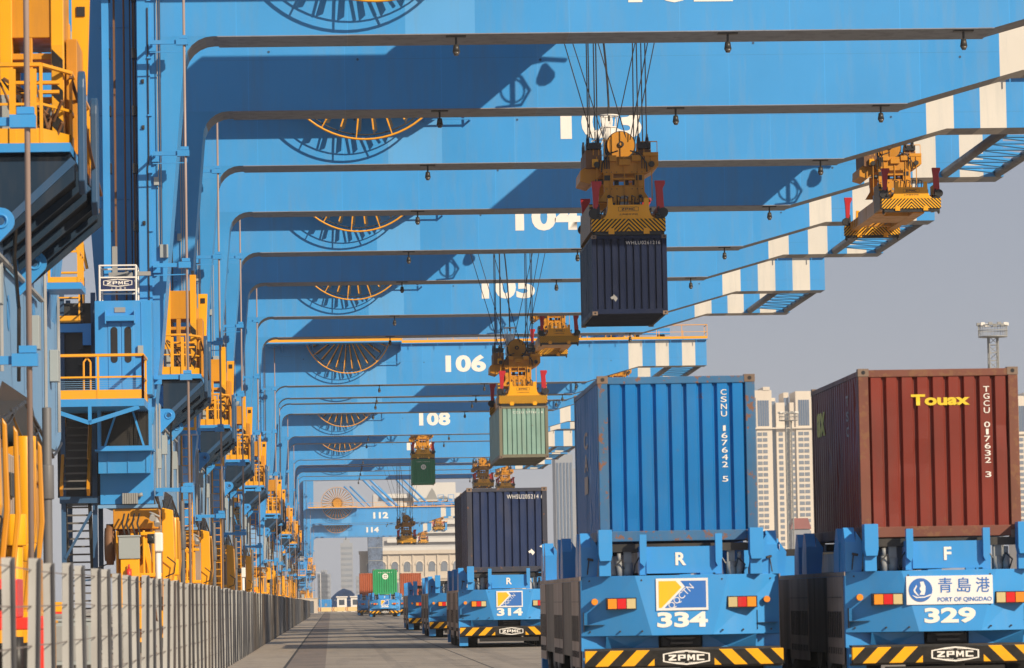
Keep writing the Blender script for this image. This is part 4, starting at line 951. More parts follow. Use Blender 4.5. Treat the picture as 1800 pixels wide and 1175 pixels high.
# ================================================================ SPREADERS AND TROLLEYS
def make_spreader(L):
    root = thing('spreader', 'p', 'spreader', (0, 0, 0), 'yellow container spreaders hanging from the cranes')
    for y0 in (0, L-.35):
        bm = NB(); box(bm, -1.2, 1.2, y0, y0+.35, .12, .52)
        eb = obj('end_beam', bm, 'hazard_spreader', root, .01)
        bm = NB(); yy = y0+(.02 if y0 == 0 else .2)
        pts = [(-.86, .52), (.86, .52), (.74, .62), (.68, .8), (.66, 1.2), (.52, 1.2), (.5, .98), (-.5, .98), (-.52, 1.2), (-.66, 1.2), (-.68, .8), (-.74, .62)]
        prism(bm, pts, yy, yy+.12, 'y', 0)
        pl = obj('end_plate', bm, 'yellow', root, .01)
        for x in (-.66, .48):
            bm = NB(); box(bm, x, x+.19, y0-.02, y0+.12, .03, .22, 0); obj('stop_tab', bm, 'yellow', root)
        bm = NB(); box(bm, -1.1, 1.1, y0+.05, y0+.3, .0, .12); obj('foot_beam', bm, 'black', root)
        if y0 == 0:
            block_word(pl, 'ZPMC', 'black', 0, .80, yy-.004, .44, .08)
            emb = NB(); 
            for z_ in (.77, .90): box(emb, -.3, .3, yy-.003, yy-.001, z_, z_+.012)
            for x_ in (-.33, .318): box(emb, x_, x_+.012, yy-.003, yy-.001, .77, .912)
            obj('emblem', emb, 'black', pl)
            text('lettering', '上海振华港机', pl, 'black', 0, .64, yy-.004, wd=.62, ht=.06, bold=.01)
        for sx in (-1, 1):
            bm = NB(); x0 = sx*1.03
            pts = [(x0-.16, 1.76), (x0+.17, 1.76), (x0+.18, 1.66), (x0+.10, 1.5), (x0+.12*sx*.5+.09, .58), (x0-.09, .56), (x0-.12, 1.4)]
            prism(bm, pts, y0+.02, y0+.22, 'y'); fl = obj('flipper', bm, 'red', root, .015)
            bm = NB(); tube(bm, (x0+sx*.1, y0-.02, .72), (x0+sx*.1, y0+.3, .72), .16, 12); box(bm, x0-.14, x0+.14, y0+.0, y0+.3, .53, .7); tube(bm, (x0-.05*sx, y0-.05, .62), (x0-.05*sx, y0+.1, 1.0), .05, 6)
            obj('flipper_motor', bm, 'black', root)
    bm = NB()
    for sx in (-1, 1):
        x0, x1 = sorted((sx*.62, sx*.95)); box(bm, x0, x1, .35, L-.35, .3, .68, 0)
        x0, x1 = sorted((sx*.55, sx*1.02)); box(bm, x0, x1, L*.28, L*.72, .24, .8, 0)
    box(bm, -.55, .55, L/2-1.5, L/2+1.5, .25, 1.1, 0)
    for y in (L*.15, L*.3, L*.7, L*.85): box(bm, -.62, .62, y, y+.2, .35, .6, 0)
    for x in (-.3, -.1, .15, .35): tube(bm, (x, .4, .45), (x, L-.4, .45), .035, 6, 1)
    obj('main_beam', bm, ['orange_deep', 'steel_dark'], root, .01)
    for sx in (-1, 1):
        bm = NB(); x0, x1 = sorted((sx*1.1, sx*1.22)); prism(bm, [(.36, .15), (.9, .15), (L-.9, .15), (L-.36, .15), (L-.36, .55), (L-.9, 1.1), (.9, 1.1), (.36, .55)] if L < 8 else [(.36, .15), (2.2, .15), (2.2, 1.2), (.8, 1.2), (.36, .6)], x0, x1, 'x')
        obj('side_guard', bm, 'hazard_side', root)
    for sx in (-1, 1):                       # twistlocks, hoses, valve boxes
        for y in (.17, L-.17):
            bm = NB(); tube(bm, (sx*1.12, y, .12), (sx*1.12, y, -.02), .05, 8); tube(bm, (sx*1.12, y, -.02), (sx*1.12, y, -.1), .07, 8, 0, .02); obj('twistlock', bm, 'steel_dark', root)
    bm = NB()
    for k in range(7):
        x = -.75+k*.25; path(bm, [(x, .5, .7), (x+.06, .9, .95), (x-.04, 1.4, .85), (x, L*.3, .82)], .022, 5)
    for k in range(5):
        x = -.5+k*.24; path(bm, [(x, .34, 1.0), (x+.03, .3, 1.25), (x-.05, .7, 1.35), (x, 1.3, 1.1)], .018, 5)
    obj('hose', bm, 'cable', root)
    bm = NB(); box(bm, -.42, -.1, .5, .9, .7, .95); box(bm, .12, .45, .45, .8, .7, 1.0); box(bm, -1.0, -.8, L*.3, L*.3+.5, .8, 1.05); box(bm, .8, 1.02, L*.55, L*.55+.6, .8, 1.1)
    obj('valve_box', bm, 'grey', root)
    bm = NB()
    for k in range(int(L/.6)):
        for sx in (-1, 1): x0, x1 = sorted((sx*.95, sx*.99)); box(bm, x0, x1, .5+k*.58, .55+k*.58, .32, .66)
    for x in (-.9, -.45, 0, .45, .9): box(bm, x-.015, x+.015, L/2-1.54, L/2-1.5, 1.25, 2.72)
    obj('stiffener', bm, 'orange_deep', root)
    # head block in the middle
    y0, y1 = L/2-1.5, L/2+1.5
    bm = NB()
    prism(bm, [(-.86, 1.23), (.86, 1.23), (.66, 1.55), (.66, 1.72), (-.66, 1.72), (-.66, 1.55)], y0, y0+.25, 'y', 0)
    prism(bm, [(-.86, 1.23), (.86, 1.23), (.66, 1.55), (.66, 1.72), (-.66, 1.72), (-.66, 1.55)], y1-.25, y1, 'y', 0)
    box(bm, -.5, -.2, y0+.02, y1, 1.0, 1.23, 0); box(bm, .2, .5, y0+.02, y1, 1.0, 1.23, 0)
    for yy in (y0+.01, y1-.3):
        box(bm, -.68, -.36, yy, yy+.28, 1.721, 2.15, 0); box(bm, .34, .66, yy, yy+.28, 1.721, 2.15, 0); box(bm, -.36, .34, yy, yy+.2, 1.95, 2.02, 0); box(bm, -.36, .34, yy+.05, yy+.2, 1.721, 1.78, 0)
    prism(bm, [(-.72, 2.15), (.72, 2.15), (1.12, 2.38), (1.13, 2.75), (-.2, 2.75), (-.35, 2.6), (-.8, 2.6), (-1.12, 2.5), (-1.42, 2.3), (-1.44, 1.95), (-1.1, 1.85)], y0+.3, y1-.4, 'y', 1)
    prism(bm, [(-.66, 2.15), (.66, 2.15), (1.13, 2.4), (1.13, 2.72), (.62, 2.72), (.62, 2.6), (-.78, 2.6), (-.8, 2.3)], y0, y0+.3, 'y', 0)
    box(bm, .25, .6, y0-.1, y0+.1, 2.55, 2.75, 0); box(bm, -.62, -.25, y0-.1, y0+.1, 2.55, 2.75, 0); box(bm, -.18, .2, y0-.12, y0+.1, 2.42, 2.62, 0); box(bm, -1.05, -.85, y0-.05, y0+.2, 2.38, 2.64, 2)
    box(bm, .62, 1.13, y0-.02, y0+.4, 2.72, 2.85, 1)
    hb = obj('head_block', bm, ['orange_deep', 'orange_deep', 'yellow'], root, .012)
    bm = NB()
    for x in (-.56, .48): box(bm, x-.1, x+.1, y0-.01, y0, 1.93, 2.1)
    for x in (-.66, .56, -.6): 
        for q in (0, .08): box(bm, x+q, x+q+.03, y0-.14, y0-.1, 2.3, 2.7)
    box(bm, -.5, -.32, y0-.01, y0+.1, 1.0, 1.2); box(bm, .3, .48, y0, y0+.1, 1.0, 1.2)
    tube(bm, (-.95, y0+.1, 1.9), (-.7, y0+.1, 1.9), .09, 8)
    obj('head_fittings', bm, 'black', hb)
    bm = NB()
    for sx in (-1, 1):
        path(bm, [(sx*.2, y0-.05, 2.9), (sx*.5, y0-.1, 2.8), (sx*.72, y0-.08, 2.5), (sx*.75, y0-.05, 2.2)], .025, 5)
        tube(bm, (sx*.9, y0-.1, 2.45), (sx*.9, y0+.2, 2.45), .1, 10); tube(bm, (sx*.52, y0-.06, 1.4), (sx*.52, y0+.02, 1.4), .06, 10)
        for z in (1.3, 1.65, 2.2, 2.66):
            for x in (.25, .42, .58): tube(bm, (sx*x, y0-.03, z), (sx*x, y0+.01, z), .018, 6)
    for x in (-.3, .02, .3): box(bm, x, x+.14, y0+.3, y0+.6, 1.8, 2.05)
    obj('pipework', bm, 'steel_dark', hb)
    bm = NB()
    rail(bm, [(-1.0, y0+.1, 2.78), (-.45, y0+.1, 2.78)], .5, False, .2, .015); rail(bm, [(.45, y0+.1, 2.86), (1.1, y0+.1, 2.86)], .35, False, .2, .015)
    obj('guard_rail', bm, 'yellow_rail', hb)
    bm = NB(); box(bm, -.15, .12, y0-.012, y0-.001, .98, 1.22); box(bm, -.12, .12, y0-.012, y0-.001, 1.33, 1.42); obj('warning_plate', bm, 'grey', hb)
    # big sheave in its housing
    bm = NB(); disc(bm, (0, L/2, 3.22), .5, .22, 32); disc(bm, (0, L/2+.5, 3.22), .5, .22, 32); obj('sheave', bm, 'steel_dark', hb)
    bm = NB(); pts = fillet(0, 3.24, .45, -52, 232, 20)+[(-.17, 2.85), (-.17, 2.55), (.2, 2.55), (.2, 2.85)]
    prism(bm, pts, L/2-.22, L/2-.14, 'y', 0); disc(bm, (0, L/2-.25, 3.26), .1, .06, 16, 'y', 1); disc(bm, (0, L/2-.28, 3.26), .05, .06, 12, 'y', 0)
    obj('sheave_housing', bm, ['orange_deep', 'steel_dark'], hb)
    bm = NB(); prism(bm, pts, L/2+.8, L/2+.9, 'y', 0); obj('sheave_housing', bm, 'orange_deep', hb)
    for (xa, xb) in ((-1.25, -.72), (.42, .9)):
        bm = NB(); box(bm, xa, xb, y0+.1, y1-.3, 2.35, 2.95, 0); box(bm, xa+.02, xb-.02, y0, y0+.5, 2.98, 3.18, 1)
        for x in (xa+.08, xb-.12):
            for yy in (y0+.1, y1-.6): disc(bm, (x, yy+.1, 3.15), .22, .09, 16, 'x', 1); tube(bm, (x, yy+.1, 3.2), (x, yy+.1, 3.48), .06, 6, 1, .03)
        obj('sheave_block', bm, ['rusty', 'black'], hb)
    # cable basket
    bm = NB(); yb = L/2+1.15; ring(bm, (-.28, yb, 4.38), .3, .03, 20, 5, 'z'); ring(bm, (-.28, yb, 3.98), .25, .025, 20, 5, 'z')
    for k in range(9):
        t = 2*math.pi*k/9; tube(bm, (-.28+.3*math.cos(t), yb+.3*math.sin(t), 4.38), (-.28+.22*math.cos(t), yb+.22*math.sin(t), 3.7), .015, 4)
    tube(bm, (-.28, yb, 3.98), (-.28, yb, 3.3), .25, 14, 0, .2); tube(bm, (-.28, yb, 3.3), (-.28, yb, 2.6), .22, 12)
    for k in range(4): bar(bm, (-.9, yb-.2, 2.9+.3*k), (-.5, yb-.2, 3.05+.3*k), .03, .03)
    tube(bm, (-.95, yb-.2, 2.8), (-.45, yb-.2, 4.1), .02, 4); tube(bm, (-.8, yb-.2, 2.8), (-.3, yb-.2, 4.1), .02, 4)
    obj('cable_basket', bm, 'white', hb)
    return root
sp20, sp40 = make_spreader(6.058), make_spreader(12.19)
def ropes(root, L, ztop):
    """ztop: height of the trolley above the spreader's foot"""
    h = ztop-3.3; yc = L/2
    for (xb, xt, y) in ((-1.15, -1.15, -1.2), (-1.08, -1.08, -1.0), (-.84, -.84, -1.2), (-.77, -.77, 1.0), (.50, .50, -1.2), (.52, .56, 1.0), (.78, .78, -1.2), (.82, .82, 1.0)):
        bm = NB(); tube(bm, (xb, yc+y, 3.4), (xt, yc+y, ztop), .022, 5); obj('hoist_rope', bm, 'cable', root)
    k = h/3.3
    for (xb, dx, y) in ((-.95, -.98, -1), (-.5, -.92, .6), (.2, -.93, -.4), (-.2, .77, .3), (.3, .62, -.6), (.5, .75, .8)):
        bm = NB(); tube(bm, (xb, yc+y*.5, 3.4), (xb+dx*k, yc+y*2.2, ztop), .018, 5); obj('anti_sway_rope', bm, 'cable', root)
    bm = NB(); pts = [(-.28+.0*t-.45*(t**2)*k*.6, yc+1.15, 4.2+(ztop-4.2)*t) for t in [i/8 for i in range(9)]]; path(bm, pts, .035, 6); obj('supply_cable', bm, 'cable', root)
def hoist(n, X, L, t, z, label, tl):
    y = CR[n]+t; s_ = dup(sp20 if L < 8 else sp40); s_.location = (X, y, z); s_['label'] = label
    ropes(s_, L, ZT+.6-z)
    tr = dup(trolley0); tr.location = (X, CR[n], ZT); tr['label'] = tl
    return s_
def make_trolley():
    root = thing('portal_trolley', 'p', 'trolley', (0, 0, 0), 'trolleys riding on the crane girders')
    bm = NB()
    for y in (.9, 19.6): box(bm, -5.5, 3.7, y, y+.6, .5, 1.0)
    for x in (-5.4, -3.6, -1.5, -.3): box(bm, x, x+.45, 1.2, 13.0 if x < -2 else 19.9, .52, 1.1)
    fr = obj('trolley_frame', bm, 'blue', root)
    bm = NB(); box(bm, -8.0, 1.4, 6.3, 11.6, 1.1, 3.8); box(bm, -1.6, .56, 11.6, 17.0, 1.12, 3.79); obj('machine_house', bm, 'blue_leg', root, .05)  # unseen boxes, sized to cast the band of shade on the rear girder
    bm = NB(); ring(bm, (1.0, 13.8, .9), .42, .035, 20, 5); tube(bm, (1.0, 13.8, .45), (1.0, 13.8, 1.4), .08, 6); path(bm, [(.5, 13.8, 1.5), (1.3, 13.8, 1.4), (1.6, 13.8, .9), (1.3, 13.8, .4), (.4, 13.8, .3)], .05); obj('handrail', bm, 'yellow_rail', root)
    bm = NB(); tube(bm, (2.3, 13.6, 1.9), (2.0, 14.0, 1.2), .1, 10, 0, .27); bar(bm, (.5, 13.8, 2.1), (2.9, 13.8, 1.95), .1, .1); bar(bm, (.5, 13.8, 1.6), (2.4, 13.8, 2.0), .06, .06); obj('floodlight', bm, 'steel_dark', root)
    for x in (-5.0, 3.0):
        for y in (1.2, 19.9):
            bm = NB(); disc(bm, (x, y, .32), .32, .16, 20, 'y'); obj('wheel', bm, 'steel_dark', root)
    return root
trolley0 = make_trolley()
def hc(z): return z+CH
T_ = 'blue trolley on the girders of crane %d'
hoist(102, 9.80, 6.058, 8.2, 13.15, 'yellow spreader with red corner flippers holding the shade-darkened navy container', T_ % 102)
k1 = container('shade-darkened navy container hanging from the ropes of crane 102', 'c_navy_shade', (9.80, 130.7, 13.15-CH), group='containers hanging from spreaders')
row_text(k1, 'WHLU0261216', 'number_white', .45, 2.28, 1.12, .11); sticker(k1, -.52, .55, .24, 'galv')
hoist(103, 23.6, 12.19, 3.2, 16.78, 'empty yellow spreader hoisted at the striped ends of crane 103', T_ % 103)
hoist(104, 9.68, 12.19, 3.0, 11.05, 'yellow spreader holding the pale green container', T_ % 104)
k2 = container('pale weathered green container hanging from the ropes of crane 104', 'c_pale', (9.68, 201.4, 11.05-CH), L=12.19, group='containers hanging from spreaders', rim='c_rim')
row_text(k2, 'CCLU 577666 6', 'number_white', .22, 2.22, 1.5, .11)
hoist(105, 14.1, 12.19, 3.2, 16.9, 'empty yellow spreader hoisted right behind the pale green container\'s ropes', T_ % 105)
hoist(106, 23.5, 6.058, 6.6, 17.3, 'empty spreader hoisted under the striped end of crane 106', T_ % 106)
hoist(107, 23.6, 6.058, 6.6, 17.3, 'empty spreader hoisted under the striped end of crane 107', T_ % 107)
hoist(108, 9.85, 6.058, 7.5, 16.35, 'yellow spreader holding the dark green container', T_ % 108)
k3 = container('dark green container with white round emblem hanging from crane 108', 'c_dkgreen', (9.85, 424.5, 16.35-CH), group='containers hanging from spreaders')
flower(k3, .0, 1.75, .27); row_text(k3, 'EGHU 312094 5', 'number_white', 0, 2.25, 1.4, .1)
hoist(109, 18.7, 6.058, 6.6, 15.2, 'empty spreader of crane 109 just above the navy container of carrier 314', T_ % 109)
hoist(110, 9.75, 6.058, 6.6, 8.9, 'empty yellow spreader lowered on long ropes in front of number 114', T_ % 110)
hoist(111, 24.1, 6.058, 6.6, 16.5, 'empty spreader of crane 111, between the navy and pale green containers', T_ % 111)
s112 = hoist(112, 23.5, 12.19, 3.2, 17.0, 'small distant spreader hoisted under crane 112', T_ % 112)
s114 = hoist(114, 24.0, 12.19, 3.2, 16.6, 'small distant spreader hoisted under crane 114', T_ % 114)
for o in list(bpy.data.objects):        # distant cranes 112 and 114 carry open trolleys without a machine house
    if o.name.startswith('machine_house') and o.parent and o.parent.location.y > 800: bpy.data.objects.remove(o)
purge(sp20); purge(sp40); purge(trolley0)

# ================================================================ FENCE
fx = -2.4
fence = thing('steel_fence', 'long galvanised steel post fence with horizontal wires between the cranes and the road', 'fence', (fx, 30, 0))
def post_bm(y, h, w_):
    bm = NB()
    prism(bm, [(-w_, y-.035), (w_*.45, y+.012), (w_, y-.05), (w_, y-.03), (w_*.45, y+.03), (-w_, y-.015)], 0, h, 'z')
    return bm
y = -1.6; k = 0; rest = NB()
while y < 430:
    hgt = 1.80+random.uniform(-.02, .02)
    if k < 99:
        po = obj('post', post_bm(0, hgt, .052), 'galv', fence, loc=(0, y, 0)); po.rotation_euler = (random.gauss(0, .004), random.gauss(0, .009), random.gauss(0, .05))
    else: prism(rest, [(-.046, y-.035), (.02, y+.012), (.046, y-.05), (.046, y-.03), (.02, y+.03), (-.046, y-.015)], 0, hgt, 'z')
    y += 2.2; k += 1
o = obj('post', rest, 'galv', fence); o['kind'] = 'stuff'
for z in (.08, .42, .76, 1.1, 1.43, 1.72):
    bm = NB(); pts = []
    for i in range(200):
        yy = -3+i*2.2; pts.append((.0, yy, z+random.uniform(-.012, .012)))
    path(bm, [(-.0, p[1]-.055, p[2]) for p in pts], .006, 3); obj('wire', bm, 'wire', fence)
for (yy, lab) in ((29.3, 'white pole with a dark camera on the fence in front of crane 102'), (86.5, 'white camera pole on the fence in front of the second row of bogies'), (140, 'slim white camera pole far along the fence')):
    t = thing('camera_pole', lab, 'camera pole', (fx-.1, 30+yy, 0), 'camera poles on the fence')
    bm = NB(); tube(bm, (0, 0, 1.3), (0, 0, 2.3), .042, 10); obj('pole', bm, 'white', t)
    bm = NB(); box(bm, -.05, .07, -.08, .1, 2.2, 2.48); obj('camera_head', bm, 'white', t, .02)
    bm = NB(); box(bm, -.15, -.045, -.14, .02, 2.32, 2.46); tube(bm, (-.1, -.2, 2.39), (-.1, -.1, 2.39), .045, 10); obj('lens_hood', bm, 'black', t, .01)
# snagged cloth and dry creeper on the near fence
bm = NB()
for k in range(70):
    x = random.uniform(-.16, .03); z = random.uniform(.2, 1.5); q = random.uniform(.02, .06)
    bm.faces.new([bm.verts.new((x+random.uniform(-q, q), random.uniform(-.1, .1), z+random.uniform(-q, q)*1.8)) for _ in range(3)]).material_index = int(random.random() < .25)
for k in range(12): path(bm, [(random.uniform(-.12, .02), random.uniform(-.1, .1), z0) for z0 in (.1, .5, .9, 1.3)], .008, 3, 1)
tag(obj('dry_creeper', bm, ['rusty', 'c_orange'], None, loc=(fx-.05, 56.5, 0)), 'dry brown creeper with orange rags hanging on the fence by the white pole', 'creeper')

# ================================================================ THINGS BEHIND THE NEAR FENCE
t = thing('hydraulic_unit', 'red framed machine standing behind the near fence posts', 'machine', (-5.1, 60, 0))
bm = NB(); 
for x in (-.9, .78):
    for yy in (0, 1.6): box(bm, x, x+.12, yy, yy+.12, 0, 1.3)
box(bm, -.9, .9, -.02, 1.7, 1.1, 1.28); box(bm, -.1, .5, 0, 1.2, 1.28, 1.85); box(bm, -.9, -.6, .2, 1.5, .1, .6)
obj('frame', bm, 'red_bright', t, .02)
bm = NB(); box(bm, .05, .36, -.03, -.001, 1.4, 1.7); box(bm, -.75, .7, .1, 1.5, .15, .9); tube(bm, (.5, -.1, .3), (.5, -.1, 1.0), .1, 8); obj('engine', bm, 'black', t)
bm = NB(); tube(bm, (.3, -.05, .25), (.3, .1, .25), .22, 14); tube(bm, (-.3, -.05, .25), (-.3, .1, .25), .22, 14); obj('wheel', bm, 'rubber', t)
t = thing('lashing_rack', 'grey steel rack of stacked bars behind the fence', 'rack', (-6.9, 110, 0))
bm = NB()
for z in (.2, .55, .9, 1.2): box(bm, -1.4, 1.2, 0, 2, z, z+.06)
for x in (-1.4, 0, 1.1):
    for yy in (0, 1.9): box(bm, x, x+.1, yy, yy+.1, 0, 1.4)
obj('frame', bm, 'grey', t)
bm = NB(); box(bm, -1.2, -.4, .2, 1.8, .26, .5); box(bm, -.3, .9, .2, 1.8, .61, .85); obj('bars', bm, 'steel_dark', t)
t = thing('tool_bin', 'small yellow bin with a red band standing on the grey rack', 'bin', (-7.55, 110.6, 1.26))
bm = NB(); prism(bm, [(-.25, 0), (.25, 0), (.3, .32), (-.3, .32)], 0, .4, 'y'); obj('body', bm, 'yellow', t)
bm = NB(); box(bm, -.27, .27, -.01, .41, -.0, .06); obj('band', bm, 'red_bright', t)
t = thing('cable_drum', 'orange and white striped drum behind the fence posts', 'drum', (-7.0, 100, 0))
bm = NB(); tube(bm, (0, 0, 0), (0, 0, .8), .25, 16); tube(bm, (0, 0, .98), (0, 0, 1.15), .25, 16); obj('body', bm, 'c_orange', t)
bm = NB(); tube(bm, (0, 0, .8), (0, 0, .98), .252, 16); obj('band', bm, 'white', t)

for i, (x, y_, nm, lab) in enumerate(((-6.2, 84, 'yellow', 'yellow box with grey doors on the quay behind the near fence'), (-6.0, 94, 'grey_box', 'grey cable junction cabinet on the quay behind the fence'), (-5.4, 150, 'yellow', 'yellow cable guide trough beyond the second crane bogies'))):
    t = thing('quay_cabinet', lab, 'cabinet', (x, y_, 0), 'cabinets on the quay behind the fence')
    bm = NB(); box(bm, -.5, .5, 0, .8, .1, 1.1); box(bm, -.54, .54, -.04, .84, 1.1, 1.16); obj('body', bm, nm, t, .015)
    bm = NB(); box(bm, -.42, -.02, -.015, 0, .2, 1.0); box(bm, .02, .42, -.015, 0, .2, 1.0); obj('door', bm, 'grey', t)
    bm = NB(); box(bm, -.5, .5, 0, .8, 0, .1); obj('plinth', bm, 'steel_dark', t)
# ================================================================ LAMP MASTS
def lamp_mast(x, y, h, label):
    t = thing('light_mast', label, 'light mast', (x, y, 0), 'lattice lighting masts')
    bm = NB(); w_ = .55
    cs = [(-w_, -w_), (w_, -w_), (w_, w_), (-w_, w_)]
    for cx, cy in cs: tube(bm, (cx, cy, 0), (cx, cy, h-1.7), .09, 6)
    n = int(h/1.0)
    for k in range(n):
        z = k*(h-1.7)/n; z2 = (k+1)*(h-1.7)/n
        for i in range(4):
            p, q = cs[i], cs[(i+1) % 4]; tube(bm, (*p, z), (*q, z), .05, 4)
            tube(bm, (*((p, q)[k % 2]), z), (*((q, p)[k % 2]), z2), .05, 4)
    obj('lattice_shaft', bm, 'grey', t)
    bm = NB(); disc(bm, (0, 0, h-1.65), 1.8, .12, 16, 'z'); ring(bm, (0, 0, h-.25), 1.8, .07, 24, 5, 'z'); ring(bm, (0, 0, h-.9), 1.8, .05, 24, 5, 'z')
    for k in range(30):
        q = 2*math.pi*k/30; tube(bm, (1.78*math.cos(q), 1.78*math.sin(q), h-1.6), (1.78*math.cos(q), 1.78*math.sin(q), h-.25), .035, 4)
    hd = obj('lamp_crown', bm, 'grey', t)
    for k in range(10):
        q = 2*math.pi*k/10; bm = NB(); cx, cy = 1.75*math.cos(q), 1.75*math.sin(q); box(bm, cx-.25, cx+.25, cy-.2, cy+.2, h-.3, h+.08); obj('floodlight', bm, 'white' if k % 3 == 0 else 'grey', hd, .03)
    return t
lamp_mast(82.5, 500, 34.7, 'lattice light mast with round lamp crown above the maroon container')
lamp_mast(88.6, 780, 36.8, 'lattice light mast in front of the beige tower blocks')

# ================================================================ FAR BUILDINGS
def facade(root, x0, x1, yf, z0, z1, nx, floors, mat_w='glass_dark', wfr=.6, hfr=.55, frame=None, limit=100):
    cw, fh = (x1-x0)/nx, (z1-z0)/floors; cnt = 0; rest = NB(); used = False
    for j in range(floors):
        for i in range(nx):
            xa = x0+(i+.5-wfr/2)*cw; xb = xa+wfr*cw; za = z0+(j+.5-hfr/2)*fh; zb = za+hfr*fh
            bm = NB() if cnt < limit else rest; box(bm, xa, xb, yf-.15, yf+.4, za, zb)
            if cnt < limit: obj('window', bm, mat_w, root)
            else: used = True
            cnt += 1
    if used: o = obj('window', rest, mat_w, root); o['kind'] = 'stuff'
    else: rest.free()
def apartment(label, x, y, zt, sc):
    t = thing('apartment_tower', label, 'building', (x, y, 0), 'beige apartment towers'); t.scale = (sc, sc, sc)
    bm = NB()
    box(bm, -10, -4.5, 0, 16, 0, zt+2.2); box(bm, -4.5, -3.2, 2, 16, 0, zt); box(bm, -3.2, -.6, .6, 16, 0, zt-1.5); box(bm, -.6, .9, 3, 16, 0, zt+1.6)
    box(bm, .9, 2.6, .6, 16, 0, zt-1.5); box(bm, 2.6, 7.4, 0, 16, 0, zt+1.8); box(bm, 7.4, 9.6, 1, 16, 0, zt-1)
    box(bm, -7, -5, -.2, 16, zt+2.2, zt+3.2); box(bm, -10.3, 9.8, -.7, 2, zt-9.3, zt-8.9)
    bd = obj('wall', bm, 'cream', t)
    bm = NB(); box(bm, -4.45, -3.3, 1.9, 2.2, 0, zt-1); box(bm, -.55, .85, 2.9, 3.1, 0, zt); box(bm, -9.9, -9.2, -.1, .1, 0, zt); obj('glazed_strip', bm, 'glass_blue', t)
    fl = 32; cnt = 0; rest = NB(); used = False
    for (xa, xb, yf) in ((-8.9, -7.6, 0), (-7.3, -6.0, 0), (-2.5, -1.3, .6), (1.3, 2.2, .6), (3.3, 4.7, 0), (5.0, 6.4, 0), (8.0, 9.1, 1)):
        for j in range(fl):
            z = zt-10.3-j*1.72
            if z < 1: continue
            bm = NB() if cnt < 99 else rest; box(bm, xa, xb, yf-.12, yf+.3, z-1.0, z)
            if cnt < 99: obj('window', bm, 'glass_far', t)
            cnt += 1
    o = obj('window', rest, 'glass_far', t); o['kind'] = 'stuff'
    for (xa, xb, yf) in ((-8.8, -5.4, 0), (3.3, 6.6, 0)):
        bm = NB()
        for q in range(5): box(bm, xa+q*(xb-xa)/5+.12, xa+(q+1)*(xb-xa)/5, yf-.14, yf+.2, zt-8.4, zt-.8)
        obj('tall_window', bm, 'glass_blue', t)
    return t
apartment('beige high-rise apartment block between the blue and maroon containers', 192.6, 1700, 59.8, 1.417)
apartment('beige apartment block mostly hidden behind the maroon container, its edge just showing', 303, 1700, 57, 1.417)
t = thing('cupola_house', 'small house with a red roof and cupola below the beige tower', 'building', (104.5, 900, 0))
bm = NB(); box(bm, -2.0, 2.0, 0, 4, 0, 16.2); obj('wall', bm, 'tower_grey', t)
bm = NB(); prism(bm, [(-2.3, 16.2), (2.3, 16.2), (1.6, 18.6), (-1.6, 18.6)], -.3, 4.3, 'y'); obj('roof', bm, 'roof_red', t)
bm = NB(); box(bm, -.6, .6, -.1, .2, 13, 14.6); obj('window', bm, 'white', t)
t = thing('glass_tower', 'slim grey glass office tower between the pale green and bright blue containers', 'building', (88.5, 1500, 0))
bm = NB(); box(bm, -5, 1.5, 0, 20, 0, 55); box(bm, 1.5, 5, 3, 20, 0, 50); obj('wall', bm, 'tower_grey', t)
bm = NB()
for k in range(5): box(bm, -4.6+k*1.25, -3.9+k*1.25, -.2, .1, 0, 52)
obj('glazed_strip', bm, 'glass_blue', t)
# stone building with arched windows, banded building on top of it behind
t = thing('stone_hall', 'low beige stone hall with arched windows at the end of the road', 'building', (20.6, 1160, 0)); t.scale = (1.28, 1.28, 1.28)
bm = NB(); box(bm, -9.5, 28, 0, 20, 0, 12.6); box(bm, -9.8, 28, -.6, .0, 11.9, 12.7); box(bm, -9.6, 28, -.25, 0, 6.3, 6.8)
for k in range(14): box(bm, -8.9+k*2.75, -8.6+k*2.75, -.2, 0, 6.8, 11.9)
obj('wall', bm, 'stone', t)
for k in range(13):
    xc = -7.3+k*2.75; bm = NB(); pts = [(xc-.72, 8.0)]+[(xc+.72, 8.0)]+fillet(xc, 9.5, .72, 0, 180, 8); prism(bm, pts, -.1, .1, 'y'); wn = obj('arched_window', bm, 'glass_far', t)
    bm = NB(); outer = fillet(xc, 9.5, .95, 0, 180, 8); inner = fillet(xc, 9.5, .72, 0, 180, 8)
    for i in range(8): prism(bm, [outer[i], outer[i+1], inner[i+1], inner[i]], -.22, 0, 'y')
    obj('arch', bm, 'cream', wn)
    bm = NB(); box(bm, xc-.8, xc+.8, -.1, .1, 1.8, 5.6); obj('window', bm, 'glass_far', t)
t = thing('terraced_building', 'wide building with white horizontal terraces above the stone hall', 'building', (28, 1250, 0)); t.scale = (1.27, 1.27, 1.27)
bm = NB(); box(bm, -11.5, 26.5, 1.0, 20, 0, 27.5); obj('wall', bm, 'grey_pale', t)
for k in range(7):
    bm = NB(); z = 13.5+k*2.15; xs = -9.5+(k % 3)*1.2; xe = 25+(k*5 % 3)*.9; box(bm, xs, xe, 0, 2.1, z, z+.55); box(bm, xs, xe, .1, .2, z+.55, z+1.0)
    obj('terrace', bm, 'pale_band', t)
bm = NB()
for k in range(13): box(bm, -9+k*2.6, -7.2+k*2.6, 1.7, 2.0, 13, 27)
obj('glazing', bm, 'grey_pale', t)
t = thing('billboard', 'white billboard with a faint grey hill drawing on the terraced building', 'billboard', (31.7, 1248.5, 32.2)); t.scale = (1.27, 1.27, 1.27)
bm = NB(); box(bm, -4.8, 5.5, -.5, 0, .2, 4.6); obj('panel', bm, 'pale_band', t)
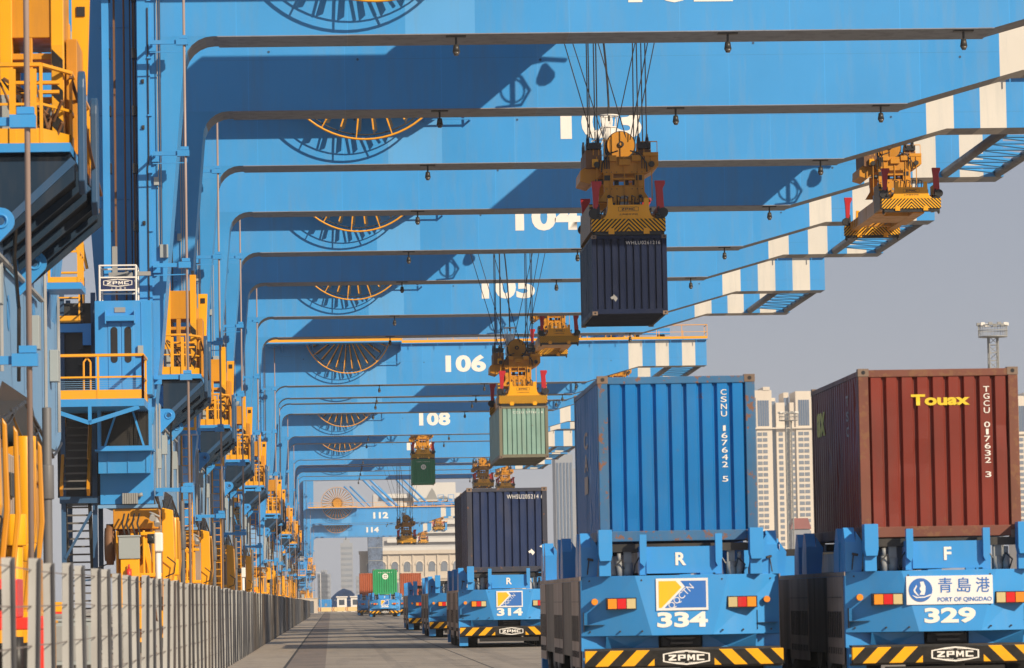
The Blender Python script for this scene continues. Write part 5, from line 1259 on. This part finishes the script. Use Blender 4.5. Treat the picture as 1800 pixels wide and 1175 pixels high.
bm = NB(); prism(bm, [(-4.2, .5), (-3, 1.0), (-1.6, .9), (-.8, 2.4), (-.2, 3.3), (.4, 2.4), (1.0, .9), (2.6, 1.4), (4.6, .6)], -.56, -.5, 'y'); obj('drawing', bm, 'grey', t)
t = thing('netted_building', 'building wrapped in mottled blue netting beside the stone hall', 'building', (12.6, 1150, 0)); t.scale = (1.21, 1.21, 1.21)
bm = NB(); box(bm, -1.6, 1.8, 0, 12, 0, 17.5); obj('wall', bm, 'net_blue', t)
bm = NB()
for k in range(5): box(bm, -1.62, 1.82, -.08, 0, 2+k*3, 2.15+k*3)
obj('scaffold_tie', bm, 'grey', t)
sky = [(12, 46, 9), (34, 62, 11), (47, 30, 8), (-22, 38, 10), (62, 76, 12), (88, 58, 11), (-5, 24, 10), (26, 22, 14)]
for i, (x, h, wd) in enumerate(sky):
    t = thing('skyline_tower', ['hazy tower far behind the end of the road, closest to the fence end', 'tall hazy tower above the road end', 'lower hazy tower beside the tall one at the road end', 'hazy tower behind the distant crane legs', 'tallest hazy tower behind the netted building', 'hazy tower behind the stone hall', 'low hazy block behind the far barrier', 'wide low hazy block under the tall tower'][i], 'tower', (x, 3000+i*12, 0), 'hazy towers on the skyline')
    bm = NB(); box(bm, -wd/2, wd/2, 0, 10, 0, h); box(bm, -wd/4, wd/4, 2, 8, h, h+3); obj('wall', bm, 'tower_grey', t)
    bm = NB()
    for k in range(int(h/4)): box(bm, -wd/2+.6, wd/2-.6, -.3, 0, 1.5+k*4, 3.2+k*4)
    obj('window_band', bm, 'glass_far', t)
t = thing('blue_hall', 'small blue rounded building far away at the end of the road', 'building', (4.0, 1300, 0))
bm = NB(); pts = [(-4, 0), (3.5, 0), (3.5, 4.5), (2.2, 5.6), (0, 6.3), (-2, 5.2), (-4, 3.4)]; prism(bm, pts, 0, 10, 'y'); obj('wall', bm, 'c_blue', t)
bm = NB()
for k in range(4): box(bm, -3+k*1.5, -2+k*1.5, -.1, 0, 2.4, 2.7); 
obj('window', bm, 'white', t)

# end of the road: barrier blocks, booths, blue box, rail
for i, (x0, x1) in enumerate(((-2.2, .1), (.1, 2.4), (2.4, 4.7), (4.7, 7.0))):
    t = thing('road_barrier', 'yellow barrier panel across the road end, %s' % ['nearest the fence', 'second from the fence', 'third from the fence', 'fourth from the fence'][i], 'barrier', (x0, 690, 0), 'yellow barrier panels across the road end')
    bm = NB(); box(bm, .0, x1-x0-.05, 0, .25, .12, .85); obj('panel', bm, 'barrier_yellow', t, .02)
    bm = NB()
    for k in range(2): prism(bm, [(.1+k*.28, .15), (.22+k*.28, .15), (.08+k*.28, .48), (.22+k*.28, .82), (.1+k*.28, .82), (-.04+k*.28, .48)], -.012, 0, 'y')
    obj('chevron', bm, 'c_orange', t)
    bm = NB(); box(bm, .2, .5, -.1, .35, 0, .12); box(bm, x1-x0-.6, x1-x0-.3, -.1, .35, 0, .12); obj('foot', bm, 'grey', t)
for i, (x, lab) in enumerate(((1.9, 'white gate booth behind the barrier'), (4.3, 'second white gate booth behind the barrier, nearer the carriers'))):
    t = thing('gate_booth', lab, 'booth', (x, 712, 0), 'white gate booths')
    bm = NB(); box(bm, -.85, .85, 0, 2, 0, 2.5); box(bm, -1.0, 1.0, -.2, 2.2, 2.5, 2.7); obj('wall', bm, 'white', t)
    bm = NB(); box(bm, -.5, .45, -.05, 0, 1.2, 2.1); obj('window', bm, 'glass_dark', t)
t = thing('blue_box', 'small light blue container box behind the barrier near the fence', 'box', (-.9, 711, 0))
bm = NB(); box(bm, -1.2, 1.0, 0, 3, .1, 2.2); 
for k in range(7): box(bm, -1.1+k*.3, -1.0+k*.3, -.06, 0, .2, 2.1)
obj('body', bm, 'blue', t); bm = NB(); box(bm, -.2, .2, -.07, -.061, 1.0, 1.5); obj('door', bm, 'tower_grey', t)
t = thing('lamp_post', 'thin grey lamp post at the road end beside the fence', 'lamp post', (-1.6, 640, 0))
bm = NB(); tube(bm, (0, 0, 0), (0, 0, 6.3), .07, 8, 0, .05); tube(bm, (0, 0, 6.25), (-.9, 0, 6.45), .04, 6); obj('pole', bm, 'pale_band', t)
bm = NB(); box(bm, -1.3, -.8, -.1, .1, 6.4, 6.5); obj('lamp_head', bm, 'grey', t)
t = thing('grey_cabin', 'low beige cabin beside the fence at the road end', 'cabin', (-3.6, 640, 0))
bm = NB(); box(bm, -1.8, 1.5, 0, 4, 0, 2.3); box(bm, -1.9, 1.6, -.1, 4.1, 2.3, 2.4); obj('wall', bm, 'stone', t); bm = NB(); box(bm, .2, .9, -.03, 0, 0, 1.9); obj('door', bm, 'glass_dark', t)

# ================================================================ HAZE
bm = NB(); box(bm, -1500, 1500, -40, 4500, -1, 130)
m, nt_, bs = node_mat('haze'); nt_.nodes.remove(bs); pv = nt_.nodes.new('ShaderNodeVolumePrincipled')
pv.inputs['Color'].default_value = (.80, .84, .90, 1); pv.inputs['Density'].default_value = .00013; pv.inputs['Anisotropy'].default_value = -0.3
nt_.links.new(pv.outputs[0], nt_.nodes['Material Output'].inputs['Volume'])
hz = obj('haze', bm, 'haze'); hz['kind'] = 'stuff'
